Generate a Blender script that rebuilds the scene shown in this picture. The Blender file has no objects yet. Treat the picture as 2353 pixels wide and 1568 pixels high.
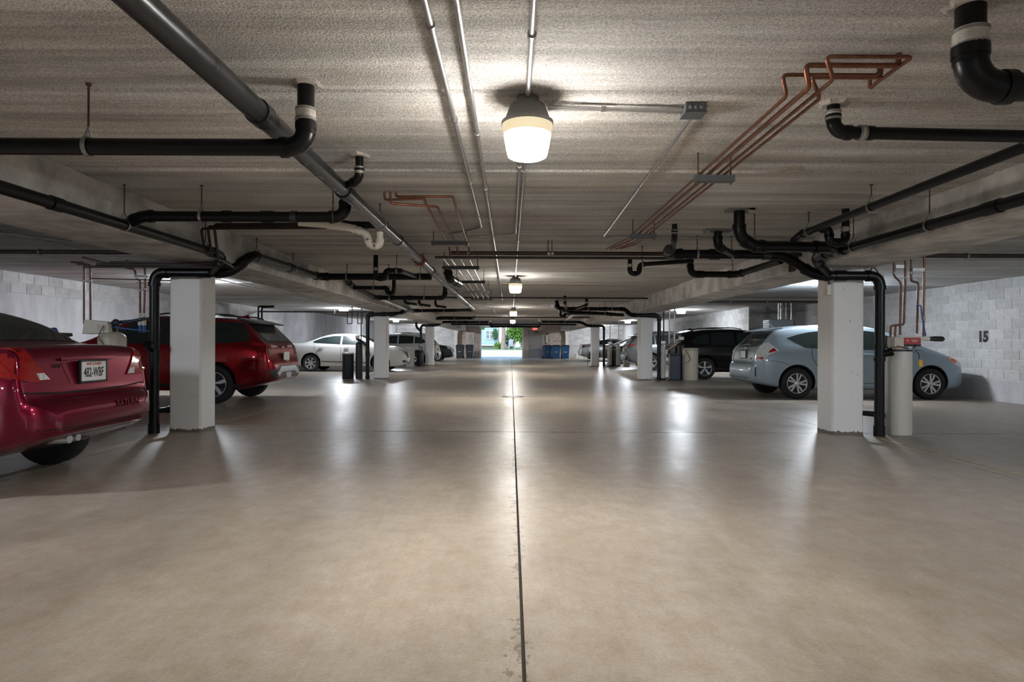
import bpy, bmesh, math, random
from mathutils import Vector, Matrix
from mathutils.bvhtree import BVHTree

random.seed(7)
SC = bpy.context.scene
COL = SC.collection

# ---------------------------------------------------------------- camera
F = 1480.0            # focal length in pixels of the 2353 px wide frame
ZC = 1.13             # camera height above the garage floor
VPX, VPY = 1174.0, 790.0
ROLL = 0.0043
cam_d = bpy.data.cameras.new('camera')
cam_d.sensor_fit = 'HORIZONTAL'
cam_d.sensor_width = 36.0
cam_d.lens = F / 2353.0 * 36.0
cam_d.shift_x = (1176.5 - VPX) / 2353.0
cam_d.shift_y = (VPY - 784.0) / 2353.0
cam_d.clip_end = 400
cam = bpy.data.objects.new('camera', cam_d)
COL.objects.link(cam)
cam.matrix_world = Matrix.Translation((0, 0, ZC)) @ Matrix.Rotation(math.radians(90), 4, 'X') @ Matrix.Rotation(ROLL, 4, 'Z')
SC.camera = cam

# ---------------------------------------------------------------- sky, sun, exposure
world = bpy.data.worlds.new('sky')
SC.world = world
world.use_nodes = True
wn = world.node_tree.nodes
sky = wn.new('ShaderNodeTexSky')
sky.sky_type = 'NISHITA'
sky.sun_disc = False
sky.sun_elevation = math.radians(48)
sky.sun_rotation = math.radians(200)
wn['Background'].inputs['Strength'].default_value = 0.6
world.node_tree.links.new(sky.outputs[0], wn['Background'].inputs['Color'])
sun_d = bpy.data.lights.new('sun', 'SUN')
sun_d.energy = 2.8
sun_d.angle = 0.009
sun_d.color = (1.0, 0.96, 0.88)
sun = bpy.data.objects.new('sun', sun_d)
COL.objects.link(sun)
sun.location = (10, 30, 40)
sun.rotation_euler = (math.radians(40), 0, math.radians(-25))
SC.view_settings.view_transform = 'Standard'
SC.view_settings.look = 'None'
SC.view_settings.gamma = 1.0
SC.view_settings.exposure = 1.2
SC.view_settings.use_curve_mapping = False
LAMP = 112.0           # radiance of the lit lamp glass
BAYLAMP = 165.0

# ---------------------------------------------------------------- measures of the place
CEIL = 2.476
BEAM_Z = 2.11
WL, WLF, WL_STEP = -9.6, -8.7, 27.2
WR, WRF, WR_STEP = 9.9, 8.5, 23.0
Y0, Y1 = -9.0, 49.2

def uv(px, py):
    dx, dy = px - VPX, py - VPY
    c, s = math.cos(ROLL), math.sin(ROLL)
    return dx * c + dy * s, -dx * s + dy * c
def at(px, py, Y):
    u, v = uv(px, py)
    return Vector((u * Y / F, Y, ZC - v * Y / F))
def atz(px, py, z=CEIL):
    u, v = uv(px, py)
    Y = (ZC - z) * F / v
    return Vector((u * Y / F, Y, z))
V = Vector

# ---------------------------------------------------------------- object helpers
LABELS = {}
def tag(o, label, cat, group=None, kind=None):
    o['label'] = label
    o['category'] = cat
    if group: o['group'] = group
    if kind: o['kind'] = kind
    LABELS.setdefault(label, []).append(o.name)
    return o
def thing(name, label, cat, loc=(0, 0, 0), rotz=0, group=None, kind=None):
    o = bpy.data.objects.new(name, None)
    COL.objects.link(o)
    o.empty_display_size = 0.1
    o.location = loc
    o.rotation_euler = (0, 0, rotz)
    o.matrix_world = Matrix.Translation(V(loc)) @ Matrix.Rotation(rotz, 4, 'Z')
    return tag(o, label, cat, group, kind)
def link(name, me, parent=None):
    o = bpy.data.objects.new(name, me)
    COL.objects.link(o)
    o.parent = parent
    return o

class MB:
    """collects faces; build() links them as one mesh object"""
    def __init__(s): s.v = []; s.f = []; s.sm = []
    def add(s, vs, fs, smooth=False):
        n = len(s.v)
        s.v += [V(p) for p in vs]
        s.f += [tuple(i + n for i in f) for f in fs]
        s.sm += [smooth] * len(fs)
        return s
    def box(s, c, d, rz=0):
        c = V(c); x, y, z = d[0] / 2, d[1] / 2, d[2] / 2
        R = Matrix.Rotation(rz, 3, 'Z')
        vs = [c + R @ V((sx * x, sy * y, sz * z)) for sz in (-1, 1) for sx, sy in ((-1, -1), (1, -1), (1, 1), (-1, 1))]
        return s.add(vs, [(3, 2, 1, 0), (4, 5, 6, 7), (0, 1, 5, 4), (1, 2, 6, 5), (2, 3, 7, 6), (3, 0, 4, 7)])
    def box2(s, a, b):
        a, b = V(a), V(b)
        return s.box((a + b) / 2, b - a)
    def bbox(s, c, d, bev=0.01, rz=0):
        """box with chamfered edges"""
        c = V(c); R = Matrix.Rotation(rz, 3, 'Z')
        bm = bmesh.new()
        bmesh.ops.create_cube(bm, size=1)
        for v in bm.verts: v.co = V((v.co.x * d[0], v.co.y * d[1], v.co.z * d[2]))
        bmesh.ops.bevel(bm, geom=bm.edges[:], offset=bev, segments=2, affect='EDGES', profile=0.5)
        bm.verts.ensure_lookup_table()
        s.add([c + R @ v.co for v in bm.verts], [[v.index for v in f.verts] for f in bm.faces], False)
        bm.free()
        return s
    def ring_sweep(s, path, radii, seg=16, cap=True, smooth=True):
        """tube through the points of path with a radius at each"""
        pts = [V(p) for p in path]
        n = len(pts)
        if not hasattr(radii, '__len__'): radii = [radii] * n
        t0 = (pts[1] - pts[0]).normalized()
        ref = V((0, 0, 1)) if abs(t0.z) < 0.9 else V((1, 0, 0))
        nrm = (ref - t0 * ref.dot(t0)).normalized()
        vs, fs = [], []
        tp = t0
        for i, p in enumerate(pts):
            if i == 0: t = t0
            elif i == n - 1: t = (pts[i] - pts[i - 1])
            else: t = (pts[i + 1] - pts[i]).normalized() + (pts[i] - pts[i - 1]).normalized()
            t = t.normalized() if t.length > 1e-9 else tp
            q = tp.rotation_difference(t)
            nrm = q @ nrm
            nrm = (nrm - t * nrm.dot(t)).normalized()
            b = t.cross(nrm)
            for k in range(seg):
                a = 2 * math.pi * k / seg
                vs.append(p + (nrm * math.cos(a) + b * math.sin(a)) * radii[i])
            tp = t
        for i in range(n - 1):
            for k in range(seg):
                k2 = (k + 1) % seg
                fs.append((i * seg + k, i * seg + k2, (i + 1) * seg + k2, (i + 1) * seg + k))
        s.add(vs, fs, smooth)
        if cap:
            s.add(vs[:seg], [tuple(reversed(range(seg)))])
            s.add(vs[-seg:], [tuple(range(seg))])
        return s
    def tube(s, pts, r, fillet=0.0, seg=12, cap=True):
        return s.ring_sweep(fillet_path(pts, fillet) if fillet else pts, r, seg, cap)
    def lathe(s, c, prof, seg=24, axis='Z', smooth=True, sharp=False):
        """profile [(r, h), ...] turned about an axis through c"""
        c = V(c); vs = []; fs = []
        n = len(prof)
        for r, h in prof:
            for k in range(seg):
                a = 2 * math.pi * k / seg
                p = V((r * math.cos(a), r * math.sin(a), h))
                if axis == 'Y': p = V((p.x, p.z, p.y))
                elif axis == 'X': p = V((p.z, p.x, p.y))
                vs.append(c + p)
        for i in range(n - 1):
            for k in range(seg):
                k2 = (k + 1) % seg
                q = (i * seg + k, i * seg + k2, (i + 1) * seg + k2, (i + 1) * seg + k)
                fs.append(q if axis != 'Y' else tuple(reversed(q)))
        s.add(vs, fs, smooth)
        a, b = list(range(seg)), list(range((n - 1) * seg, n * seg))
        if axis != 'Y': a.reverse()
        else: b.reverse()
        if prof[0][0] > 1e-4: s.add([vs[i] for i in a], [tuple(range(seg))])
        if prof[-1][0] > 1e-4: s.add([vs[i] for i in b], [tuple(range(seg))])
        return s
    def build(s, name, mat, parent=None, local=False):
        off = parent.location if (parent is not None and not local) else V((0, 0, 0))
        if parent is not None and not local and parent.parent is not None:
            off = parent.matrix_world.translation if False else (parent.location + parent.parent.location)
        me = bpy.data.meshes.new(name)
        me.from_pydata([tuple(v - off) for v in s.v], [], s.f)
        me.polygons.foreach_set('use_smooth', s.sm)
        me.validate()
        if mat is not None: me.materials.append(mat)
        me.update()
        return link(name, me, parent)

def fillet_path(pts, rad, n=6):
    pts = [V(p) for p in pts]
    out = [pts[0]]
    for i in range(1, len(pts) - 1):
        a, b, c = pts[i - 1], pts[i], pts[i + 1]
        d1, d2 = (a - b), (c - b)
        r = min(rad, d1.length * 0.49, d2.length * 0.49)
        p1, p2 = b + d1.normalized() * r, b + d2.normalized() * r
        for k in range(n + 1):
            t = k / n
            out.append(p1 * (1 - t) ** 2 + b * 2 * t * (1 - t) + p2 * t * t)
    out.append(pts[-1])
    return out

def text_obj(name, s, size, mat, parent, M, extrude=0.001, bold=0.0, align='CENTER', spacing=1.0):
    cu = bpy.data.curves.new(name, 'FONT')
    cu.body = s; cu.size = size; cu.extrude = extrude; cu.offset = bold
    cu.align_x = align; cu.align_y = 'CENTER'; cu.resolution_u = 3
    cu.space_character = spacing
    tmp = bpy.data.objects.new(name, cu)
    COL.objects.link(tmp)
    bpy.context.view_layer.update()
    me = bpy.data.meshes.new_from_object(tmp.evaluated_get(bpy.context.evaluated_depsgraph_get()))
    bpy.data.objects.remove(tmp); bpy.data.curves.remove(cu)
    me.transform(M)
    me.materials.clear(); me.materials.append(mat)
    me.name = name
    return link(name, me, parent)

# ---------------------------------------------------------------- materials
def pbr(name, col, rough=0.5, metal=0.0, coat=0.0, vary=0.0, vscale=3.0, bump=0.0, bscale=60.0, spec=0.5, emit=None, estr=0.0, rnd=0.0, stretch=(1, 1, 1), rvary=0.0, coat_rough=0.03):
    m = bpy.data.materials.new(name)
    m.use_nodes = True
    nt = m.node_tree; N = nt.nodes; Lk = nt.links
    b = N['Principled BSDF']
    b.inputs['Base Color'].default_value = (*col, 1)
    b.inputs['Roughness'].default_value = rough
    b.inputs['Metallic'].default_value = metal
    b.inputs['Coat Weight'].default_value = coat
    b.inputs['Coat Roughness'].default_value = coat_rough
    b.inputs['Specular IOR Level'].default_value = spec
    if emit:
        b.inputs['Emission Color'].default_value = (*emit, 1)
        b.inputs['Emission Strength'].default_value = estr
    if vary or bump or rvary:
        geo = N.new('ShaderNodeNewGeometry')
        mp = N.new('ShaderNodeMapping')
        mp.inputs['Scale'].default_value = stretch
        Lk.new(geo.outputs['Position'], mp.inputs[0])
    if vary or rvary:
        nz = N.new('ShaderNodeTexNoise')
        nz.inputs['Scale'].default_value = vscale
        nz.inputs['Detail'].default_value = 6
        nz.inputs['Roughness'].default_value = 0.65
        Lk.new(mp.outputs[0], nz.inputs['Vector'])
    src = None
    if vary:
        mr = N.new('ShaderNodeMapRange')
        mr.inputs[1].default_value = 0.3; mr.inputs[2].default_value = 0.7
        mr.inputs[3].default_value = 1 - vary; mr.inputs[4].default_value = 1 + vary
        Lk.new(nz.outputs[0], mr.inputs[0]); src = mr.outputs[0]
    if rnd:
        oi = N.new('ShaderNodeObjectInfo')
        m2 = N.new('ShaderNodeMapRange')
        m2.inputs[3].default_value = 1 - rnd; m2.inputs[4].default_value = 1 + rnd
        Lk.new(oi.outputs['Random'], m2.inputs[0])
        if src is None: src = m2.outputs[0]
        else:
            mm = N.new('ShaderNodeMath'); mm.operation = 'MULTIPLY'
            Lk.new(src, mm.inputs[0]); Lk.new(m2.outputs[0], mm.inputs[1]); src = mm.outputs[0]
    if src is not None:
        vm = N.new('ShaderNodeVectorMath'); vm.operation = 'SCALE'
        vm.inputs[0].default_value = col
        Lk.new(src, vm.inputs['Scale']); Lk.new(vm.outputs[0], b.inputs['Base Color'])
    if rvary:
        m3 = N.new('ShaderNodeMapRange')
        m3.inputs[1].default_value = 0.3; m3.inputs[2].default_value = 0.7
        m3.inputs[3].default_value = max(0.02, rough - rvary); m3.inputs[4].default_value = rough + rvary
        Lk.new(nz.outputs[0], m3.inputs[0]); Lk.new(m3.outputs[0], b.inputs['Roughness'])
    if bump:
        bn = N.new('ShaderNodeTexNoise')
        bn.inputs['Scale'].default_value = bscale
        bn.inputs['Detail'].default_value = 3
        Lk.new(geo.outputs['Position'], bn.inputs['Vector'])
        bp = N.new('ShaderNodeBump')
        bp.inputs['Strength'].default_value = bump
        bp.inputs['Distance'].default_value = 0.01
        Lk.new(bn.outputs[0], bp.inputs['Height']); Lk.new(bp.outputs[0], b.inputs['Normal'])
    return m

def ceiling_mat():
    m = pbr('ceiling_concrete', (0.40, 0.365, 0.325), rough=0.95, spec=0.15)
    nt = m.node_tree; N = nt.nodes; L = nt.links; b = N['Principled BSDF']
    geo = N.new('ShaderNodeNewGeometry')
    def noise(scale, sx=1, sy=1, detail=4, rough=0.6):
        mp = N.new('ShaderNodeMapping'); mp.inputs['Scale'].default_value = (sx, sy, 1)
        L.new(geo.outputs['Position'], mp.inputs[0])
        n = N.new('ShaderNodeTexNoise'); n.inputs['Scale'].default_value = scale
        n.inputs['Detail'].default_value = detail; n.inputs['Roughness'].default_value = rough
        L.new(mp.outputs[0], n.inputs['Vector']); return n.outputs[0]
    streak = noise(1.0, 0.35, 7.0)
    blot = noise(0.9)
    grain = noise(95, detail=2)
    def rng(v, a, c, d, e):
        r = N.new('ShaderNodeMapRange')
        for i, q in enumerate((a, c, d, e)): r.inputs[i + 1].default_value = q
        L.new(v, r.inputs[0]); return r.outputs[0]
    def mul(a, c):
        r = N.new('ShaderNodeMath'); r.operation = 'MULTIPLY'; L.new(a, r.inputs[0]); L.new(c, r.inputs[1]); return r.outputs[0]
    k = mul(mul(rng(streak, 0.3, 0.7, 0.64, 1.28), rng(blot, 0.3, 0.7, 0.85, 1.12)), rng(grain, 0.32, 0.68, 0.66, 1.25))
    warm = N.new('ShaderNodeMix'); warm.data_type = 'RGBA'
    warm.inputs[6].default_value = (0.57, 0.54, 0.50, 1); warm.inputs[7].default_value = (0.57, 0.57, 0.565, 1)
    L.new(rng(noise(0.7, 0.6, 2.2), 0.35, 0.65, 0, 1), warm.inputs[0])
    vm = N.new('ShaderNodeVectorMath'); vm.operation = 'SCALE'
    L.new(warm.outputs[2], vm.inputs[0]); L.new(k, vm.inputs['Scale']); L.new(vm.outputs[0], b.inputs['Base Color'])
    bp = N.new('ShaderNodeBump'); bp.inputs['Strength'].default_value = 0.55; bp.inputs['Distance'].default_value = 0.012
    L.new(grain, bp.inputs['Height']); L.new(bp.outputs[0], b.inputs['Normal'])
    return m

def floor_mat():
    m = pbr('polished_concrete', (0.36, 0.31, 0.255), rough=0.3, spec=0.3)
    nt = m.node_tree; N = nt.nodes; L = nt.links; b = N['Principled BSDF']
    geo = N.new('ShaderNodeNewGeometry')
    def noise(scale, sx=1, sy=1, detail=5, rough=0.6):
        mp = N.new('ShaderNodeMapping'); mp.inputs['Scale'].default_value = (sx, sy, 1); mp.inputs['Location'].default_value = (3.1, 1.7, 0.47)
        L.new(geo.outputs['Position'], mp.inputs[0])
        n = N.new('ShaderNodeTexNoise'); n.inputs['Scale'].default_value = scale
        n.inputs['Detail'].default_value = detail; n.inputs['Roughness'].default_value = rough
        pass
        L.new(mp.outputs[0], n.inputs['Vector']); return n.outputs[0]
    def rng(v, a, c, d, e):
        r = N.new('ShaderNodeMapRange')
        for i, q in enumerate((a, c, d, e)): r.inputs[i + 1].default_value = q
        L.new(v, r.inputs[0]); return r.outputs[0]
    def mul(a, c):
        r = N.new('ShaderNodeMath'); r.operation = 'MULTIPLY'; L.new(a, r.inputs[0]); L.new(c, r.inputs[1]); return r.outputs[0]
    cloud = noise(0.5, detail=4)
    mott = noise(6.5, 1.0, 0.8, detail=8, rough=0.72)
    swirl = noise(1.6, 1.0, 0.5, detail=5, rough=0.6)
    k = mul(mul(rng(cloud, 0.3, 0.7, 0.86, 1.13), rng(mott, 0.3, 0.7, 0.82, 1.16)), rng(swirl, 0.3, 0.7, 0.84, 1.14))
    # bays beyond the column lines are darker, with a soft uneven edge
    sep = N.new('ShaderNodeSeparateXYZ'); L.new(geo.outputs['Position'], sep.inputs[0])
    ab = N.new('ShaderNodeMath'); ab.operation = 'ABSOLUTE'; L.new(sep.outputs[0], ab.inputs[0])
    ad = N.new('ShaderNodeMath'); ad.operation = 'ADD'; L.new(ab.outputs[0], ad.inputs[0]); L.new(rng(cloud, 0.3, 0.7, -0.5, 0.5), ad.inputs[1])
    bay_tone = rng(ad.outputs[0], 3.5, 4.8, 1.0, 0.52)
    k = mul(k, bay_tone)
    # dark specks and grime along the centre joint
    sj = N.new('ShaderNodeMath'); sj.operation = 'SUBTRACT'; sj.inputs[1].default_value = 0.035; L.new(sep.outputs[0], sj.inputs[0])
    aj = N.new('ShaderNodeMath'); aj.operation = 'ABSOLUTE'; L.new(sj.outputs[0], aj.inputs[0])
    speck = noise(26, 1, 0.7, detail=3, rough=0.7)
    patchy = noise(0.9, detail=2)
    thr = N.new('ShaderNodeMath'); thr.operation = 'ADD'; L.new(rng(aj.outputs[0], 0.0, 0.13, 0.50, 0.78), thr.inputs[0]); L.new(rng(patchy, 0.35, 0.65, 0.10, -0.03), thr.inputs[1])
    gt = N.new('ShaderNodeMath'); gt.operation = 'GREATER_THAN'; L.new(speck, gt.inputs[0]); L.new(thr.outputs[0], gt.inputs[1])
    k = mul(k, rng(gt.outputs[0], 0, 1, 1.0, 0.6))
    # grime in uneven bands along the cross joints
    for jy, hw in ((8.24, 0.05), (13.75, 0.09), (20.1, 0.08), (2.02, 0.0)):
        if hw == 0.0: continue
        s1 = N.new('ShaderNodeMath'); s1.operation = 'SUBTRACT'; s1.inputs[1].default_value = jy; L.new(sep.outputs[1], s1.inputs[0])
        s2 = N.new('ShaderNodeMath'); s2.operation = 'ABSOLUTE'; L.new(s1.outputs[0], s2.inputs[0])
        s3 = N.new('ShaderNodeMath'); s3.operation = 'SUBTRACT'; L.new(s2.outputs[0], s3.inputs[0]); L.new(rng(noise(2.0, 1, 0.6, detail=5), 0.35, 0.7, -hw, hw * 1.4), s3.inputs[1])
        k = mul(k, rng(s3.outputs[0], -0.02, 0.05, 0.52, 1.0))
    scr = noise(3.0, 9.0, 1.2, detail=5, rough=0.7)
    k = mul(k, rng(scr, 0.3, 0.7, 0.94, 1.06))
    fine = noise(70, 1, 1, detail=2)
    k = mul(k, rng(fine, 0.3, 0.7, 0.90, 1.09))
    warm = N.new('ShaderNodeMix'); warm.data_type = 'RGBA'
    warm.inputs[6].default_value = (0.47, 0.385, 0.30, 1); warm.inputs[7].default_value = (0.46, 0.405, 0.345, 1)
    L.new(rng(mott, 0.35, 0.65, 0, 1), warm.inputs[0])
    vm = N.new('ShaderNodeVectorMath'); vm.operation = 'SCALE'
    L.new(warm.outputs[2], vm.inputs[0]); L.new(k, vm.inputs['Scale']); L.new(vm.outputs[0], b.inputs['Base Color'])
    L.new(rng(swirl, 0.3, 0.7, 0.29, 0.42), b.inputs['Roughness'])
    bp = N.new('ShaderNodeBump'); bp.inputs['Strength'].default_value = 0.10; bp.inputs['Distance'].default_value = 0.02
    rip = noise(1.0, 2.2, 9.0, detail=4)
    hs = N.new('ShaderNodeMath'); hs.operation = 'ADD'; L.new(mott, hs.inputs[0]); L.new(rip, hs.inputs[1]); L.new(hs.outputs[0], bp.inputs['Height']); L.new(bp.outputs[0], b.inputs['Normal'])
    return m

def column_mat():
    """white paint that ends in a ragged edge just above the floor"""
    m = pbr('white_column_paint', (0.70, 0.70, 0.69), rough=0.55)
    nt = m.node_tree; N = nt.nodes; L = nt.links; b = N['Principled BSDF']
    geo = N.new('ShaderNodeNewGeometry')
    sep = N.new('ShaderNodeSeparateXYZ'); L.new(geo.outputs['Position'], sep.inputs[0])
    n = N.new('ShaderNodeTexNoise'); n.inputs['Scale'].default_value = 28; n.inputs['Detail'].default_value = 4
    L.new(geo.outputs['Position'], n.inputs['Vector'])
    ml = N.new('ShaderNodeMath'); ml.operation = 'MULTIPLY'; ml.inputs[1].default_value = 0.07; L.new(n.outputs[0], ml.inputs[0])
    lt = N.new('ShaderNodeMath'); lt.operation = 'LESS_THAN'; L.new(sep.outputs[2], lt.inputs[0]); L.new(ml.outputs[0], lt.inputs[1])
    p = N.new('ShaderNodeTexNoise'); p.inputs['Scale'].default_value = 38; p.inputs['Detail'].default_value = 2
    L.new(geo.outputs['Position'], p.inputs['Vector'])
    pit = N.new('ShaderNodeMath'); pit.operation = 'GREATER_THAN'; pit.inputs[1].default_value = 0.735; L.new(p.outputs[0], pit.inputs[0])
    mx = N.new('ShaderNodeMath'); mx.operation = 'MAXIMUM'; L.new(lt.outputs[0], mx.inputs[0]); L.new(pit.outputs[0], mx.inputs[1])
    mix = N.new('ShaderNodeMix'); mix.data_type = 'RGBA'
    mix.inputs[6].default_value = (0.80, 0.795, 0.78, 1); mix.inputs[7].default_value = (0.16, 0.13, 0.11, 1)
    L.new(mx.outputs[0], mix.inputs[0]); L.new(mix.outputs[2], b.inputs['Base Color'])
    bp = N.new('ShaderNodeBump'); bp.inputs['Strength'].default_value = 0.12; bp.inputs['Distance'].default_value = 0.006
    L.new(p.outputs[0], bp.inputs['Height']); L.new(bp.outputs[0], b.inputs['Normal'])
    return m

M = {}
M['ceil'] = ceiling_mat()
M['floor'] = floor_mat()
M['column'] = column_mat()
M['joint'] = pbr('joint_filler', (0.05, 0.042, 0.036), 0.9)
M['beam'] = pbr('beam_concrete', (0.60, 0.59, 0.57), 0.9, vary=0.40, vscale=2.6, bump=0.35, bscale=70, spec=0.2)
M['poured'] = pbr('poured_concrete', (0.44, 0.44, 0.45), 0.9, vary=0.22, vscale=2.2, bump=0.3, bscale=55, spec=0.2, stretch=(1, 1, 0.4))
M['mortar'] = pbr('mortar', (0.60, 0.59, 0.57), 0.95, vary=0.15, vscale=5, bump=0.2, spec=0.2)
M['block'] = pbr('grey_block', (0.46, 0.455, 0.45), 0.95, vary=0.14, vscale=9, bump=0.45, bscale=110, rnd=0.13, spec=0.2)
M['mortar_b'] = pbr('brown_mortar', (0.58, 0.50, 0.44), 0.95, vary=0.1, vscale=5, spec=0.2)
M['block_b'] = pbr('brown_block', (0.58, 0.47, 0.395), 0.95, vary=0.14, vscale=7, bump=0.4, bscale=90, rnd=0.12, spec=0.2)
M['black_pipe'] = pbr('black_plastic_pipe', (0.004, 0.004, 0.005), 0.34, spec=0.28)
M['cast_iron'] = pbr('dark_grey_iron', (0.06, 0.06, 0.064), 0.30, metal=0.7, vary=0.12, vscale=5, rvary=0.05)
M['galv'] = pbr('galvanised_steel', (0.50, 0.50, 0.50), 0.38, metal=0.9, vary=0.15, vscale=9)
M['dark_steel'] = pbr('dark_steel_pipe', (0.05, 0.038, 0.034), 0.45, metal=0.4, vary=0.3, vscale=8)
M['copper'] = pbr('copper', (0.24, 0.105, 0.065), 0.38, metal=0.8, vary=0.3, vscale=12)
M['old_copper'] = pbr('tarnished_copper', (0.16, 0.085, 0.06), 0.42, metal=0.7, vary=0.35, vscale=12)
M['pvc'] = pbr('white_plastic', (0.78, 0.75, 0.67), 0.35, vary=0.1)
M['clamp'] = pbr('pale_band', (0.52, 0.49, 0.44), 0.45, vary=0.3, vscale=18)
M['rust'] = pbr('rusty_flange', (0.20, 0.05, 0.03), 0.7, vary=0.3, vscale=20)
M['strap'] = pbr('hanger_steel', (0.33, 0.32, 0.31), 0.4, metal=0.8)
M['rod'] = pbr('rusty_rod', (0.13, 0.075, 0.055), 0.6, metal=0.5)
M['patch'] = pbr('patch_plaster', (0.42, 0.39, 0.35), 0.95, vary=0.3, vscale=20, bump=0.5, bscale=80)
M['channel'] = pbr('grey_channel', (0.09, 0.10, 0.11), 0.5)
M['trapeze'] = pbr('dark_channel', (0.05, 0.05, 0.052), 0.5)
M['lamp_metal'] = pbr('lamp_housing', (0.17, 0.165, 0.16), 0.5)
M['glow'] = pbr('lit_glass', (0.9, 0.88, 0.82), 0.3, emit=(1.0, 0.955, 0.88), estr=LAMP * 1.45)
M['glow_side'] = pbr('lit_glass_side', (0.9, 0.88, 0.82), 0.3, emit=(1.0, 0.955, 0.88), estr=LAMP * 0.42)
M['glow_cool'] = pbr('lit_cool_glass', (0.9, 0.9, 0.9), 0.3, emit=(0.86, 0.92, 1.0), estr=BAYLAMP)
M['glow_rim'] = pbr('cream_glass_rim', (0.8, 0.74, 0.58), 0.3, emit=(1.0, 0.84, 0.52), estr=0.28)
M['tyre'] = pbr('tyre_rubber', (0.012, 0.012, 0.012), 0.75)
M['rim'] = pbr('alloy', (0.60, 0.60, 0.61), 0.28, metal=0.85)
M['dark'] = pbr('wheel_well', (0.008, 0.008, 0.008), 0.9)
M['glass'] = pbr('car_glass', (0.012, 0.021, 0.021), 0.04, coat=0.6, spec=0.6)
M['black_trim'] = pbr('black_trim', (0.014, 0.014, 0.015), 0.45)
M['chrome'] = pbr('chrome', (0.75, 0.75, 0.76), 0.12, metal=1.0)
M['silver_trim'] = pbr('silver_trim', (0.42, 0.43, 0.44), 0.35, metal=0.5)
M['red_lens'] = pbr('red_lens', (0.30, 0.004, 0.006), 0.12, coat=1.0, vary=0.4, vscale=35)
M['amber_lens'] = pbr('amber_lens', (0.6, 0.13, 0.03), 0.15, coat=1.0)
M['clear_lens'] = pbr('clear_lens', (0.62, 0.63, 0.64), 0.12, coat=1.0, vary=0.5, vscale=60)
M['plate'] = pbr('plate_white', (0.72, 0.74, 0.74), 0.4)
M['ink'] = pbr('dark_ink', (0.012, 0.012, 0.014), 0.5)
M['red_ink'] = pbr('red_ink', (0.45, 0.03, 0.03), 0.5)
M['cream'] = pbr('cream_tank', (0.58, 0.53, 0.43), 0.4, vary=0.06)
M['white_tank'] = pbr('white_tank', (0.60, 0.58, 0.53), 0.35, vary=0.08, stretch=(6, 6, 0.3))
M['dark_tank'] = pbr('black_tank', (0.016, 0.018, 0.024), 0.42)
M['navy_tank'] = pbr('dark_blue_tank', (0.02, 0.03, 0.055), 0.4)
M['blue_bin'] = pbr('blue_bin', (0.008, 0.07, 0.19), 0.4)
M['grey_bin'] = pbr('charcoal_bin', (0.035, 0.042, 0.05), 0.45)
M['beige_bin'] = pbr('beige_bin', (0.42, 0.37, 0.34), 0.5)
M['yellow'] = pbr('yellow_tag', (0.75, 0.42, 0.02), 0.4)
M['blue'] = pbr('blue_tube', (0.03, 0.12, 0.35), 0.4)
M['label_red'] = pbr('red_label', (0.42, 0.015, 0.03), 0.4)
M['offwhite'] = pbr('off_white_paint', (0.72, 0.69, 0.62), 0.6)
M['door'] = pbr('door_paint', (0.36, 0.33, 0.30), 0.55)
M['door_low'] = pbr('door_kick_plate', (0.34, 0.34, 0.36), 0.5)
M['line'] = pbr('worn_yellow_line', (0.36, 0.30, 0.20), 0.6, vary=0.35, vscale=8)
M['heater'] = pbr('heater_sheet', (0.22, 0.25, 0.28), 0.45, metal=0.4)
M['sign'] = pbr('sign_board', (0.72, 0.66, 0.58), 0.6)
M['exit'] = pbr('exit_face', (0.8, 0.25, 0.2), 0.5, emit=(1.0, 0.22, 0.15), estr=0.5)
# ================================================================ the setting
def struct(o, label, cat): return tag(o, label, cat, kind='structure')

# floor: slabs with open joints over a dark bed
fl = MB().box2((WL, Y0, -0.30), (WR, Y1, -0.03)).build('floor', M['joint'])
struct(fl, 'polished tan concrete garage floor with saw-cut joints', 'floor')
xs = [WL, -4.15, 0.05, 4.3, WR]
ys = [Y0, 2.0 - 6.2, 2.02, 8.24, 13.75, 20.1, 26.3, 32.4, 38.6, 44.8, Y1]
for i in range(4):
    for j in range(len(ys) - 1):
        if j in (0, 1) and False: continue
        gx0 = 0.007 if i == 2 else 0.004
        gx1 = 0.007 if i == 1 else 0.004
        g = 0.007
        # the cut across y = 2 and -4 is behind or under the camera and closed up
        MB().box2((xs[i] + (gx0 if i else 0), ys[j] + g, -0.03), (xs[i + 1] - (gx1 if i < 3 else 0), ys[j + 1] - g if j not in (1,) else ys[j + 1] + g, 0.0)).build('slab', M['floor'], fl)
# worn stripes along the edge of the parking bays
for X, a, b, lab in ((-4.25, 1.5, 7.7, 'worn yellow floor stripe running beside the maroon sedan'), (-4.06, 8.9, 13.4, 'worn yellow floor stripe running past the bright red crossover'),
                     (4.47, 1.5, 7.8, 'worn yellow floor stripe in front of the white softener tank')):
    tag(MB().box2((X - 0.04, a, 0.0005), (X + 0.04, b, 0.002)).build('floor_stripe', M['line']), lab, 'floor stripe')
# drain in the middle of the aisle
dr = thing('floor_drain', 'round iron floor drain on the centre joint of the aisle', 'drain', (0.05, 13.75, 0))
MB().lathe((0.05, 13.75, 0.0), [(0.0, 0.006), (0.17, 0.006), (0.24, 0.004), (0.25, 0.0)], 28).build('cover', M['cast_iron'], dr)
for k in range(-3, 4):
    w = math.sqrt(0.15 ** 2 - (k * 0.045) ** 2)
    MB().box((0.05 + k * 0.045, 13.75, 0.007), (0.016, 2 * w, 0.003)).build('slot', M['dark'], dr)

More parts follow.
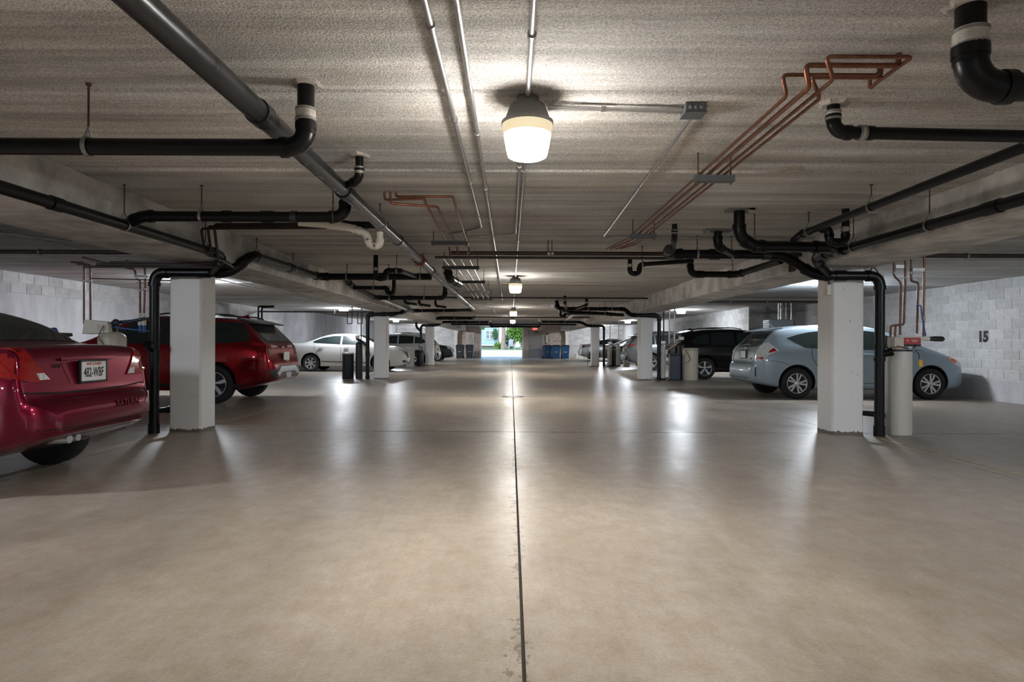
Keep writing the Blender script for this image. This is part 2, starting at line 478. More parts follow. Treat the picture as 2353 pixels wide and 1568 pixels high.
# ceiling: precast planks under a slab
ce = MB().box2((WL - 0.3, Y0 - 0.3, CEIL + 0.06), (WR + 0.3, Y1 + 0.3, CEIL + 0.25)).build('ceiling', M['poured'])
struct(ce, 'rough sprayed precast concrete plank ceiling', 'ceiling')
step = 1.565
y = 2.66 - step * 7.5
plank_me = None
pk = 0
while y < Y1:
    a, b = max(y, Y0), min(y + step, Y1)
    g = 0.010
    if b - a > 0.02:
        dz = 0.004 * ((pk * 7) % 3 - 1)
        vs = [(WL, a + g, CEIL + 0.02), (WR, a + g, CEIL + 0.02), (WR, a + g + 0.02, CEIL + dz), (WL, a + g + 0.02, CEIL + dz),
              (WL, b - g - 0.02, CEIL + dz), (WR, b - g - 0.02, CEIL + dz), (WR, b - g, CEIL + 0.02), (WL, b - g, CEIL + 0.02),
              (WL, a + g, CEIL + 0.06), (WR, a + g, CEIL + 0.06), (WR, b - g, CEIL + 0.06), (WL, b - g, CEIL + 0.06)]
        MB().add(vs, [(0, 1, 2, 3), (3, 2, 5, 4), (4, 5, 6, 7), (8, 9, 1, 0), (7, 6, 10, 11), (11, 10, 9, 8), (0, 3, 4, 7, 11, 8), (9, 10, 6, 5, 2, 1)]).build('plank', M['ceil'], ce)
    y += step; pk += 1

# beams
def beam(name, x0, x1, label):
    m = MB()
    c = 0.025
    prof = [(x0 + c, BEAM_Z), (x1 - c, BEAM_Z), (x1, BEAM_Z + c), (x1, CEIL + 0.01), (x0, CEIL + 0.01), (x0, BEAM_Z + c)]
    n = len(prof)
    stations = [Y0 + i * (Y1 - Y0) / 30 for i in range(31)]
    for i in range(30):
        a, b = stations[i], stations[i + 1]
        for k in range(n):
            p, q = prof[k], prof[(k + 1) % n]
            m.add([(p[0], a, p[1]), (q[0], a, q[1]), (q[0], b, q[1]), (p[0], b, p[1])], [(0, 1, 2, 3)])
    struct(m.build(name, M['beam']), label, 'beam')
beam('beam', -4.25, -3.43, 'long concrete ceiling beam over the columns beside the maroon sedan')
beam('beam', 3.77, 4.57, 'long concrete ceiling beam over the columns beside the blue wagon')

# columns
CY = [8.12, 20.25, 32.4]
def column(xa, xb, ya, label):
    d = xb - xa; c = 0.022
    prof = [(xa + c, ya), (xb - c, ya), (xb, ya + c), (xb, ya + d - c), (xb - c, ya + d), (xa + c, ya + d), (xa, ya + d - c), (xa, ya + c)]
    m = MB()
    for za, zb in ((0.0, 0.5), (0.5, 1.0), (1.0, 1.6), (1.6, BEAM_Z + 0.012)):
        for k in range(8):
            p, q = prof[k], prof[(k + 1) % 8]
            m.add([(*p, za), (*q, za), (*q, zb), (*p, zb)], [(0, 1, 2, 3)])
    m.add([(*p, 0.0) for p in prof], [tuple(range(7, -1, -1))])
    m.add([(*p, BEAM_Z + 0.012) for p in prof], [tuple(range(8))])
    struct(m.build('column', M['column']), label, 'column')
near = ['beside the rear of the maroon sedan', 'beside the nose of the white sedan', 'beside the tail of the white crossover']
nearr = ['in front of the blue wagon', 'beside the black softener tanks', 'beside two slim cream tanks']
for k, y in enumerate(CY):
    column(-4.31, -3.905, y, 'square white painted concrete column ' + near[k])
    column(4.05, 4.455, y, 'square white painted concrete column ' + nearr[k])

# block walls --------------------------------------------------------------
BL, BH, GAP = 0.4064, 0.2032, 0.010
_bm = {}
def block_mesh(n, axis, mat, proud=0.008):
    key = (round(n, 3), axis, mat.name)
    if key not in _bm:
        l, h, c = n / 2, (BH - GAP) / 2, 0.004
        t = 0.03
        # front face towards -depth
        vs = [(-l, t, -h), (l, t, -h), (l, t, h), (-l, t, h), (-l, -proud + c, -h), (l, -proud + c, -h), (l, -proud + c, h), (-l, -proud + c, h),
              (-l + c, -proud, -h + c), (l - c, -proud, -h + c), (l - c, -proud, h - c), (-l + c, -proud, h - c)]
        fs = [(8, 9, 10, 11)] + [(4 + k, 4 + (k + 1) % 4, 8 + (k + 1) % 4, 8 + k) for k in range(4)] + [(k, (k + 1) % 4, 4 + (k + 1) % 4, 4 + k) for k in range(4)]
        R = {'-Y': Matrix.Identity(3), '-X': Matrix.Rotation(math.radians(-90), 3, 'Z'), '+X': Matrix.Rotation(math.radians(90), 3, 'Z')}[axis]
        me = bpy.data.meshes.new('block')
        me.from_pydata([tuple(R @ V(v)) for v in vs], [], fs)
        me.materials.append(mat); me.update()
        _bm[key] = me
    return _bm[key]
def blocks(parent, axis, const, a0, a1, z0, z1, mat, holes=(), limit=300):
    n = 0
    courses = int((z1 - z0) / BH + 0.2)
    for r in range(courses):
        z = z0 + (r + 0.5) * BH
        s = a0 - (BL / 2 if r % 2 else 0)
        while s < a1 - 0.06:
            p, q = max(s, a0), min(s + BL, a1)
            s += BL
            segs = [(p, q)]
            for h0, h1, g0, g1 in holes:
                if g0 < z < g1:
                    new = []
                    for u, w in segs:
                        if w <= h0 or u >= h1: new.append((u, w))
                        else:
                            if u < h0: new.append((u, h0))
                            if w > h1: new.append((h1, w))
                    segs = new
            for u, w in segs:
                ln = w - u - GAP
                if ln < 0.05 or n >= limit: continue
                o = link('block', block_mesh(ln, axis, mat), parent)
                mid = (u + w) / 2
                o.location = (mid, const, z) if axis == '-Y' else (const, mid, z)
                n += 1
    return n

def wall(name, a, b, mat, label):
    return struct(MB().box2(a, b).build(name, mat), label, 'wall')
# left side: poured concrete with courses of block at the top
w = wall('wall_left', (WL - 0.25, Y0, -0.3), (WL, WL_STEP, CEIL + 0.06), M['poured'], 'grey poured concrete wall topped with two courses of block')
blocks(w, '+X', WL, 9.5, 19.2, CEIL - 2 * BH, CEIL, M['block'])
blocks(w, '+X', WL, 19.2, WL_STEP, CEIL - 5 * BH, CEIL, M['block'])
wall('wall_left_step', (WL - 0.25, WL_STEP, -0.3), (WLF, WL_STEP + 0.2, CEIL + 0.06), M['poured'], 'grey concrete return wall behind the white sedan trunk')
wall('wall_left_far', (WLF - 0.25, WL_STEP + 0.2, -0.3), (WLF, Y1, CEIL + 0.06), M['poured'], 'pale poured concrete wall behind the white sedan roof')
# right side: grey block above a poured base
w = wall('wall_right', (WR, Y0, -0.3), (WR + 0.25, WR_STEP, CEIL + 0.06), M['mortar'], 'grey concrete block wall with painted space number')
blocks(w, '-X', WR, 11.3, WR_STEP - 0.02, 0.444, CEIL, M['block'])
blk0 = MB().box2((WR - 0.012, Y0, 0), (WR + 0.02, WR_STEP, 0.436)).build('concrete_base', M['poured'], w)
w = wall('wall_right_step', (WRF, WR_STEP, -0.3), (WR + 0.25, WR_STEP + 0.2, CEIL + 0.06), M['mortar'], 'short grey block return wall behind the unit heater')
blocks(w, '-Y', WR_STEP, WRF, WR, 0.0376, CEIL, M['block'])
w = wall('wall_right_far', (WRF, WR_STEP + 0.2, -0.3), (WRF + 0.25, Y1, CEIL + 0.06), M['block'], 'pale block wall beyond the black crossover')
m0 = MB().box2((WRF - 0.001, WR_STEP, 0), (WRF + 0.02, 33.35, CEIL)).build('mortar_bed', M['mortar'], w)
blocks(w, '-X', WRF - 0.001, WR_STEP, 33.3, 0.0376, CEIL, M['block'])
# wall behind the camera
wall('wall_back', (WL, Y0 - 0.25, -0.3), (WR, Y0, CEIL + 0.06), M['poured'], 'poured concrete wall closing the near end of the garage')
# far end: brown block wall with the vehicle opening and a door, grey block in the bays
DX0, DX1, DZ = -2.26, 0.86, 2.36       # vehicle opening
EX0, EX1, EZ = 1.36, 2.38, 2.12        # walk-through door
XB0, XB1 = -4.10, 4.20
m = MB()
for a, b, z0, z1 in ((XB0, DX0, 0, CEIL), (DX0, DX1, DZ, CEIL), (DX1, EX0, 0, CEIL), (EX0, EX1, EZ, CEIL), (EX1, XB1, 0, CEIL)):
    m.box2((a, Y1, z0 - (0.3 if z0 == 0 else 0)), (b, Y1 + 0.2, z1 + 0.06))
w = struct(m.build('wall_front', M['mortar_b']), 'brown block end wall around the open vehicle doorway', 'wall')
blocks(w, '-Y', Y1, XB0, XB1, 0.0376, CEIL, M['block_b'], holes=((DX0 - 0.1, DX1 + 0.1, -1, DZ + 0.1), (EX0 - 0.06, EX1 + 0.06, -1, EZ + 0.06)))
for nm, a, b, lab in (('wall_front_left', WLF - 0.25, XB0, 'grey block end wall of the bay behind the dark sedan'), ('wall_front_right', XB1, WRF + 0.25, 'grey block end wall of the bay behind the silver sedan')):
    w = wall(nm, (a, Y1 - 0.05, -0.3), (b, Y1 + 0.2, CEIL + 0.06), M['mortar'], lab)
    blocks(w, '-Y', Y1 - 0.05, a + 0.25 if a < 0 else a, b if a < 0 else b - 0.25, 0.0376, BEAM_Z + 0.3, M['block'])
for a, b, lab in ((-4.28, -4.06, 'cream painted pilaster under the beam end by the charcoal bins'), (4.14, 4.36, 'cream painted pilaster under the beam end by the blue bins')):
    pl = MB().box2((a, Y1 - 0.32, 0), (b, Y1 - 0.02, BEAM_Z)).box2((a - 0.04, Y1 - 0.36, BEAM_Z - 0.24), (b + 0.04, Y1 - 0.02, BEAM_Z - 0.001))
    struct(pl.build('pilaster', M['offwhite']), lab, 'pilaster')
# vehicle doorway: cream frame, tracks and the raised sectional door
fr = thing('door_1', 'open vehicle doorway with cream frame and raised sectional door', 'doorway', (DX0, Y1, 0), kind='structure')
for x in (DX0 - 0.05, DX1 + 0.05): MB().box((x, Y1 - 0.03, DZ / 2), (0.12, 0.10, DZ)).build('jamb', M['offwhite'], fr)
MB().box(((DX0 + DX1) / 2, Y1 - 0.03, DZ + 0.05), (DX1 - DX0 + 0.5, 0.12, 0.12)).build('header', M['offwhite'], fr)
for k in range(5):
    MB().box(((DX0 + DX1) / 2, Y1 - 0.5 - k * 0.55, DZ + 0.065), (DX1 - DX0 + 0.1, 0.535, 0.04)).build('door_panel', M['offwhite'], fr)
for x in (DX0 - 0.06, DX1 + 0.06):
    MB().box((x, Y1 - 1.6, DZ + 0.05), (0.05, 2.9, 0.05)).build('track', M['galv'], fr)
# walk-through door
dr = thing('door_2', 'grey steel exit door with kick plate and closer', 'door', (EX0, Y1, 0), kind='structure')
MB().box2((EX0 + 0.06, Y1 - 0.005, 0.78), (EX1 - 0.06, Y1 + 0.05, EZ - 0.06)).build('door_leaf', M['door'], dr)
MB().box2((EX0 + 0.06, Y1 - 0.008, 0.01), (EX1 - 0.06, Y1 + 0.05, 0.778)).build('kick_plate', M['door_low'], dr)
for x0, x1 in ((EX0 - 0.05, EX0 + 0.06), (EX1 - 0.06, EX1 + 0.05)): MB().box2((x0, Y1 - 0.03, 0), (x1, Y1 + 0.08, EZ)).build('door_frame', M['door'], dr)
MB().box2((EX0 - 0.05, Y1 - 0.03, EZ - 0.06), (EX1 + 0.05, Y1 + 0.08, EZ + 0.05)).build('door_frame', M['door'], dr)
MB().lathe((EX0 + 0.14, Y1 - 0.02, 1.0), [(0.0, -0.06), (0.035, -0.05), (0.035, -0.02), (0.02, 0.0), (0.02, 0.02)], 14, 'Y').build('knob', M['galv'], dr)
MB().box((EX0 + 0.6, Y1 - 0.04, EZ - 0.13), (0.3, 0.06, 0.06)).tube([(EX0 + 0.5, Y1 - 0.07, EZ - 0.1), (EX0 + 0.75, Y1 - 0.16, EZ - 0.06), (EX0 + 0.55, Y1 - 0.03, EZ - 0.01)], 0.012).build('closer', M['black_trim'], dr)
# signs on the end wall
FY = Y1 - 0.03
def txt_wall(name, s, size, mat, parent, x, z, y=FY - 0.012, bold=0.0):
    off = parent.location
    return text_obj(name, s, size, mat, parent, Matrix.Translation(V((x, y, z)) - off) @ Matrix.Rotation(math.radians(90), 4, 'X'), bold=bold)
nb = thing('notice_board', 'white printed notice board on the brown wall beside the opening', 'sign', (-3.09, FY, 1.66))
MB().box((-3.09, FY, 1.60), (0.60, 0.02, 0.74)).build('panel', M['sign'], nb)
for k, w in enumerate((.30, .42, .24, .46, .40, .44, .34)): MB().box((-3.09, FY - .0115, 1.88 - k * .095), (w, .003, .022 if k != 2 else .035)).build('print_line', M['ink'] if k != 0 else M['red_ink'], nb)
ex = thing('exit_sign', 'lit red exit sign above the grey steel door', 'sign', (1.83, FY, 2.29))
MB().box((1.83, FY - 0.02, 2.30), (0.33, 0.05, 0.21)).build('case', M['exit'], ex)
txt_wall('lettering', 'EXIT', 0.15, M['offwhite'], ex, 1.83, 2.30, FY - 0.05, 0.004)
ov = thing('emergency_lamp', 'small white oval lamp beside the exit sign', 'lamp', (2.28, FY, 2.3))
MB().lathe((2.28, FY + 0.02, 2.30), [(0.0, -0.09), (0.06, -0.08), (0.11, -0.05), (0.13, 0.0)], 20, 'Y').build('shell', M['offwhite'], ov)
MB().box((2.28, FY + 0.01, 2.30), (0.3, 0.02, 0.09)).build('base', M['offwhite'], ov)
fx = thing('wall_pipe_gauge', 'white vertical tube with dark ends on the brown wall', 'gauge', (2.72, FY, 1.5))
MB().tube([(2.70, FY - 0.03, 1.22), (2.70, FY - 0.03, 1.78)], 0.055, seg=14).build('tube', M['offwhite'], fx)
for z in (1.19, 1.85): MB().lathe((2.70 + (0.1 if z > 1.5 else 0), FY - 0.03, z), [(0.0, -0.05), (0.05, -0.04), (0.05, 0.04), (0.0, 0.05)], 14).build('end_cap', M['black_trim'], fx)
MB().tube([(2.80, FY - 0.02, 1.9), (2.80, FY - 0.02, 2.25)], 0.012, seg=8).build('conduit', M['galv'], fx)
pn = thing('paper_notice', 'small white paper notice on the brown wall above the blue bins', 'sign', (3.07, FY, 1.4))
MB().box((3.07, FY, 1.42), (0.22, 0.012, 0.31)).build('sheet', M['offwhite'], pn)
for k in range(4): MB().box((3.07, FY - 0.008, 1.52 - k * 0.06), (0.15, 0.004, 0.014)).build('print_line', M['ink'], pn)
ps = thing('parking_sign', 'wide cream sign with lettering on the brown wall above the blue bins', 'sign', (3.55, FY, 1.55))
MB().box((3.55, FY, 1.56), (0.58, 0.014, 0.17)).build('panel', M['sign'], ps)
for k, w in enumerate((.46, .38)): MB().box((3.55, FY - .0085, 1.59 - k * .06), (w, .003, .028)).build('print_line', M['red_ink'], ps)
# painted bay number on the right wall
yb = atz(2260, 775, ZC).y if False else WR * F / uv(2260, 775)[0]
zb = ZC - uv(2260, 775)[1] * yb / F
Mx = Matrix.Translation((WR - 0.0105, yb, zb)) @ Matrix.Rotation(math.radians(-90), 4, 'Z') @ Matrix.Rotation(math.radians(90), 4, 'X')
pn = text_obj('painted_number', '15', 0.30, M['ink'], None, Mx, 0.002, 0.017, spacing=1.0)
tag(pn, 'black stencilled number painted on the grey block wall', 'number')
# ================================================================ lamps
def jar_lamp(x, y, label, glow, group, zb=2.147):
    r = thing('jar_lamp', label, 'lamp', (x, y, CEIL), group=group)
    MB().lathe((x, y, 0), [(0.06, CEIL), (0.06, CEIL - 0.03), (0.095, CEIL - 0.045), (0.125, zb + 0.205), (0.142, zb + 0.195), (0.142, zb + 0.178)], 28).build('housing', M['lamp_metal'], r)
    MB().lathe((x, y, 0), [(0.138, zb + 0.178), (0.129, zb + 0.125)], 28).build('glass_rim', M['glow_rim'], r)
    MB().lathe((x, y, 0), [(0.129, zb + 0.125), (0.118, zb + 0.06), (0.110, zb + 0.022)], 28).build('glass', M['glow_side'], r)
    MB().lathe((x, y, 0), [(0.110, zb + 0.022), (0.104, zb + 0.006), (0.088, zb - 0.002), (0.0, zb - 0.005)], 28).build('glass_bottom', glow, r)
    return r
for y, lab in ((3.52, 'large glowing jar lamp, nearest on the aisle ceiling'), (12.85, 'glowing jar lamp, second from the camera along the aisle ceiling'),
               (23.7, 'glowing jar lamp, third from the camera along the aisle ceiling'), (32.2, 'small glowing jar lamp, last before the open doorway')):
    jar_lamp(0.085, y, lab, M['glow'], 'aisle lamps')
jar_lamp(0.085, -5.4, 'added jar lamp unseen behind the camera, brightening the near aisle', M['glow'], 'aisle lamps')  # extra lamp out of view, added to brighten the near aisle
def bay_lamp(x, y, label):
    r = thing('bay_lamp', label, 'lamp', (x, y, CEIL), group='bay lamps')
    MB().box2((x - 0.155, y - 0.155, CEIL - 0.03), (x + 0.155, y + 0.155, CEIL)).build('housing', M['lamp_metal'], r)
    z = CEIL - 0.03
    a, b = 0.145, 0.12
    MB().add([(x - a, y - a, z), (x + a, y - a, z), (x + a, y + a, z), (x - a, y + a, z), (x - b, y - b, z - 0.12), (x + b, y - b, z - 0.12), (x + b, y + b, z - 0.12), (x - b, y + b, z - 0.12)],
             [(0, 1, 5, 4), (1, 2, 6, 5), (2, 3, 7, 6), (3, 0, 4, 7), (4, 5, 6, 7)]).build('glass', M['glow_cool'], r)
ROWS = ((-7.0, 'added unseen behind the camera', 0.0), (2.4, 'ahead of the first column', 0.0), (13.9, 'behind the first column', 0.28), (25.0, 'behind the second column', 0.0), (36.4, 'behind the third column', 0.0), (46.6, 'near the end wall', 0.0))  # first row is added out of view to light the foreground
for x, s in ((-6.5, 'maroon sedan'), (6.6, 'blue wagon')):
    for y, where, dx in ROWS:
        bay_lamp(x + (dx if x > 0 else -dx), y, 'white box lamp on the ceiling of the %s bay %s' % (s, where))
# ================================================================ pipes
def ring(c, axis, R, w, th=0.004, seg=20):
    """flat strap loop round an axis"""
    axis = V(axis).normalized()
    ref = V((0, 0, 1)) if abs(axis.z) < 0.9 else V((1, 0, 0))
    n = (ref - axis * ref.dot(axis)).normalized(); b = axis.cross(n)
    m = MB(); vs = []; fs = []
    for k in range(seg):
        a = 2 * math.pi * k / seg
        d = n * math.cos(a) + b * math.sin(a)
        for rr, ww in ((R, -w), (R, w), (R + th, w), (R + th, -w)): vs.append(V(c) + d * rr + axis * ww)
    for k in range(seg):
        k2 = (k + 1) % seg
        for j in range(4):
            j2 = (j + 1) % 4
            fs.append((k * 4 + j, k * 4 + j2, k2 * 4 + j2, k2 * 4 + j))
    return m.add(vs, fs)
def hanger(root, p, axis, r, name='hanger'):
    h = ring(p, axis, r + 0.004, 0.012).build(name, M['strap'], root)
    top = p + V((0, 0, r))
    if CEIL - top.z > 0.03:
        ax = V((axis.x, axis.y, 0)).normalized() if V((axis.x, axis.y)).length > 0.01 else V((1, 0, 0))
        sd = ax.cross(V((0, 0, 1)))
        m = MB()
        if CEIL - top.z > 0.12:
            q = top + V((0, 0, 0.06))
            m.tube([p + sd * (r + 0.004) + V((0, 0, r * 0.3)), q], 0.005, seg=6).tube([p - sd * (r + 0.004) + V((0, 0, r * 0.3)), q], 0.005, seg=6)
            m.build('yoke', M['strap'], h)
            top = q
        MB().tube([top, (top.x, top.y, CEIL + 0.005)], 0.006, seg=6).lathe((top.x, top.y, CEIL - 0.014), [(0.014, 0), (0.014, 0.02)], 8).build('rod', M['rod'], h)
    return h
def pipe(label, pts, r, mat=None, name='drain_pipe', cat='pipe', bands=(), hang=(), collar=True, patch=False, group=None, bend=2.4, ends=(0, 0)):
    """a run of straight pipes joined by elbows; bands = (segment, t, length, material)"""
    mat = mat or M['black_pipe']
    pts = [V(p) for p in pts]
    root = thing(name, label, cat, pts[0], group=group)
    trim = [[0.0, 0.0] for _ in range(len(pts) - 1)]
    for i in range(1, len(pts) - 1):
        a, b, c = pts[i - 1], pts[i], pts[i + 1]
        d = min(bend * r, (a - b).length * 0.48, (c - b).length * 0.48)
        trim[i - 1][1] = d; trim[i][0] = d
        p1, p2 = b + (a - b).normalized() * d, b + (c - b).normalized() * d
        arc = [p1 * (1 - t) ** 2 + b * 2 * t * (1 - t) + p2 * t * t for t in [k / 8 for k in range(9)]]
        m = MB()
        m.ring_sweep(arc, r * 1.13, 18)
        if collar:
            for p, q in ((p1, (a - b)), (p2, (c - b))):
                u = q.normalized()
                m.ring_sweep([p - u * r * 0.25, p + u * r * 0.55], r * 1.24, 18)
        m.build('elbow', mat, root)
    for i in range(len(pts) - 1):
        d = (pts[i + 1] - pts[i]); L = d.length; u = d / L
        if L - trim[i][0] - trim[i][1] > 0.005:
            MB().ring_sweep([pts[i] + u * trim[i][0], pts[i + 1] - u * trim[i][1]], r, 18).build('pipe', mat, root)
    for s, t, ln, bm in bands:
        d = (pts[s + 1] - pts[s]); p = pts[s] + d * t; u = d.normalized()
        o = MB().ring_sweep([p - u * ln / 2, p + u * ln / 2], r * 1.16, 18).build('coupling', bm, root)
        if bm is M['clamp']:
            for sg in (-1, 1): ring(p + u * sg * ln * 0.38, u, r * 1.17, 0.006, 0.003).build('hose_clamp', M['strap'], o)
    for s, t in hang:
        d = (pts[s + 1] - pts[s])
        hanger(root, pts[s] + d * t, d.normalized(), r)
    if patch:
        p = pts[0]
        rr = random.Random(int(p.x * 100))
        prof = [(p.x + (r + 0.045 * (0.6 + rr.random())) * math.cos(a), p.y + (r + 0.045 * (0.6 + rr.random())) * math.sin(a)) for a in [k * math.pi / 8 for k in range(16)]]
        m = MB(); m.add([(*q, CEIL + 0.004) for q in prof] + [((q[0] - p.x) * 0.75 + p.x, (q[1] - p.y) * 0.75 + p.y, CEIL - 0.012) for q in prof],
                        [(k, (k + 1) % 16, 16 + (k + 1) % 16, 16 + k) for k in range(16)] + [tuple(range(16, 32))])
        m.build('plaster_patch', M['patch'], root)
    return root
def line(label, pts, r, mat, name='conduit', cat='conduit', fillet=0.06, straps=(), group=None, seg=10):
    pts = [V(p) for p in pts]
    if not straps:
        o = MB().tube(pts, r, fillet, seg).build(name, mat)
        return tag(o, label, cat, group)
    root = thing(name, label, cat, pts[0], group=group)
    MB().tube(pts, r, fillet, seg).build('tube', mat, root)
    for s, t in straps:
        d = pts[s + 1] - pts[s]; p = pts[s] + d * t; u = d.normalized()
        MB().ring_sweep([p - u * 0.012, p + u * 0.012], r * 1.5, 10).build('strap', M['strap'], root)
    return root
BK, CI, CL = M['black_pipe'], M['cast_iron'], M['clamp']
C = CEIL

# ---- left half of the aisle
pipe('long dark grey iron main pipe running down the aisle ceiling', [(-1.265, -3.0, 2.28), (-1.265, 22.0, 2.28), (-1.9, 22.2, 2.27)], 0.056, CI, name='main_pipe',
     bands=[(0, (3.24 + 3) / 25, 0.10, CI), (0, (4.9 + 3) / 25, 0.16, BK), (0, (7.2 + 3) / 25, 0.10, CI), (0, (10.2 + 3) / 25, 0.10, CI), (0, (14.5 + 3) / 25, 0.1, CI), (0, (18.5 + 3) / 25, 0.1, CI)],
     hang=[(0, (6.2 + 3) / 25), (0, (12.0 + 3) / 25), (0, (17.0 + 3) / 25)])
fl_ = thing('pipe_flange', 'rust red bolted flange clamped on the grey main pipe', 'flange', (-1.265, 8.9, 2.28))
ring((-1.265, 8.9, 2.28), (0, 1, 0), 0.056, 0.05, 0.022).build('collar', M['rust'], fl_)
for k in range(6):
    a = k * math.pi / 3
    MB().tube([(-1.265 + 0.092 * math.cos(a), 8.82, 2.28 + 0.092 * math.sin(a)), (-1.265 + 0.092 * math.cos(a), 8.98, 2.28 + 0.092 * math.sin(a))], 0.009, seg=6).build('bolt', M['rust'], fl_)
p = atz(703, 193)
zr = 2.145
pipe('thick black drain pipe dropping from the ceiling with a white band beside the grey main', [(p.x, p.y, C), (p.x, p.y, zr), (-3.44, p.y, zr)], 0.0435,
     bands=[(0, 0.48, 0.065, CL), (0, 0.72, 0.05, BK)], hang=[(1, (at(203, 340, p.y).x - p.x) / (-3.44 - p.x))], patch=True)
pipe('black drain pipe hung along the beam above the maroon sedan', [(-3.30, -2.0, 2.127), (-3.30, 7.25, 2.127), (-3.42, 7.62, 2.10), (-3.72, 8.0, 1.995)], 0.045,
     bands=[(0, 0.72, 0.12, BK)], hang=[(0, (5.49 + 2) / 9.25), (0, (6.95 + 2) / 9.25), (0, 0.5)])
pipe('black drain stack at the maroon sedan column with a long overhead arm', [(-4.43, 8.0, 0.0), (-4.43, 8.0, 1.995), (-3.49, 8.0, 1.995), (-3.29, 8.15, 2.235), (-3.29, 11.0, 2.26), (-1.36, 11.0, 2.268)], 0.058,
     bands=[(0, 0.03, 0.12, BK), (0, 0.48, 0.16, BK), (1, 0.66, 0.14, BK), (3, 0.5, 0.09, BK), (4, 0.55, 0.2, BK)],
     hang=[(3, 0.06), (3, 0.55), (4, 0.25), (4, 0.62), (4, 0.9)])
pipe('small black cleanout branch on the stack behind the maroon sedan', [(-4.43, 8.0, 1.02), (-4.43, 7.86, 1.10)], 0.045, bands=[(0, 0.9, 0.05, BK)])
pipe('black floor branch between the stack and the column behind the maroon sedan', [(-4.43, 8.0, 0.27), (-4.34, 8.3, 0.27), (-4.34, 8.3, 0.0)], 0.036)
pipe('black drain arm joining the beam pipe to a riser behind the grey main', [(-3.30, 5.55, 2.15), (-3.16, 5.5, 2.205), (-1.42, 5.5, 2.205), (-1.42, 5.5, C)], 0.045,
     bands=[(1, 0.42, 0.07, BK), (1, 0.62, 0.1, BK), (1, 0.75, 0.05, M['cast_iron'])], hang=[(1, (at(463, 497, 5.5).x + 3.16) / 1.74), (1, (at(765, 495, 5.5).x + 3.16) / 1.74)])
p = atz(826, 357)
pipe('slim black drain dropping with a white band into the grey main', [(p.x, p.y, C), (p.x, p.y, 2.30), (-1.265, p.y + 0.16, 2.285)], 0.029, bands=[(0, 0.62, 0.05, CL)], patch=True)
pipe('white plastic waste pipe ending in a trap beside the grey main', [(-2.08, 6.3, 2.305), (-1.60, 6.3, 2.265), (-1.42, 6.3, 2.21), (-1.385, 6.3, 2.08), (-1.285, 6.3, 2.08), (-1.285, 6.3, 2.215)], 0.033, M['pvc'],
     name='trap_pipe', bands=[(0, 0.75, 0.16, M['pvc'])], bend=1.9)
pipe('short black pipe behind the white plastic trap', [(-1.72, 6.34, 2.30), (-1.32, 6.34, 2.29)], 0.034, bands=[(0, 0.2, 0.06, BK)])
for k in range(3):
    z = 2.34 + 0.028 * k
    line('thin dark supply pipe crossing the beam above the maroon sedan, %s of three' % ('lowest', 'middle', 'highest')[k],
         [(-1.5 + 0.1 * k, 6.75 + 0.03 * k, z), (-3.30 + 0.055 * k, 6.85 + 0.03 * k, z), (-3.30 + 0.055 * k, 6.95 + 0.03 * k, 2.08 - 0.02 * k), (-3.34, 7.62 + 0.07 * k, 2.075 - 0.02 * k), (-4.75 - 0.2 * k, 7.62 + 0.07 * k, 2.075 - 0.02 * k)],
         0.014, M['dark_steel'], 'supply_pipe', 'pipe', 0.04, group='supply pipes crossing the beam')
# copper risers to the cream softener
for i, (pp, lab) in enumerate((([(163, 603), (193, 604), (193, 745)], 'tall thin copper riser above the cream softener, outermost from the column'),
                               ([(178, 607), (207, 608), (208, 738)], 'tall thin copper riser above the cream softener, beside the outermost one'),
                               ([(190, 592), (310, 620), (312, 640), (322, 645), (322, 722)], 'bent copper riser with blue hose near the black stack, inner side'),
                               ([(290, 600), (332, 612), (334, 640), (331, 722)], 'bent copper riser with blue hose touching the black stack'))):
    line(lab, [at(a, b, 8.45 + 0.02 * i) for a, b in pp], 0.013, M['old_copper'], 'copper_riser', 'pipe', 0.04, straps=[(len(pp) - 2, 0.3)], group='risers over the cream softener')
for i, px in enumerate((322, 331)):
    f = thing('hose_fitting', 'white and blue hose fitting under the copper riser %s' % ('away from the stack', 'next to the stack')[i], 'fitting', at(px, 722, 8.47), group='hose fittings')
    a, b, c = at(px, 720, 8.47), at(px, 748, 8.47), at(px + 1, 764, 8.47)
    MB().ring_sweep([a, a.lerp(b, 0.45), a.lerp(b, 0.45), b], [0.02, 0.02, 0.026, 0.026], 12).build('nut', M['pvc'], f)
    MB().tube([b, c], 0.02, seg=12).build('hose_end', M['blue'], f)
line('thin black supply line crossing in front of the block wall by the stack', [at(206, 640, 8.52), at(395, 645, 8.52)], 0.007, M['black_trim'], 'supply_line', 'pipe', 0)
gb = thing('pipe_bracket', 'shiny clamp bracket on the risers beside the black stack', 'bracket', at(324, 637, 8.5))
MB().box(at(324, 636, 8.44), (0.17, 0.03, 0.045)).build('plate', M['galv'], gb)
MB().tube([at(312, 650, 8.44), at(340, 650, 8.44)], 0.008).build('bolt', M['strap'], gb)

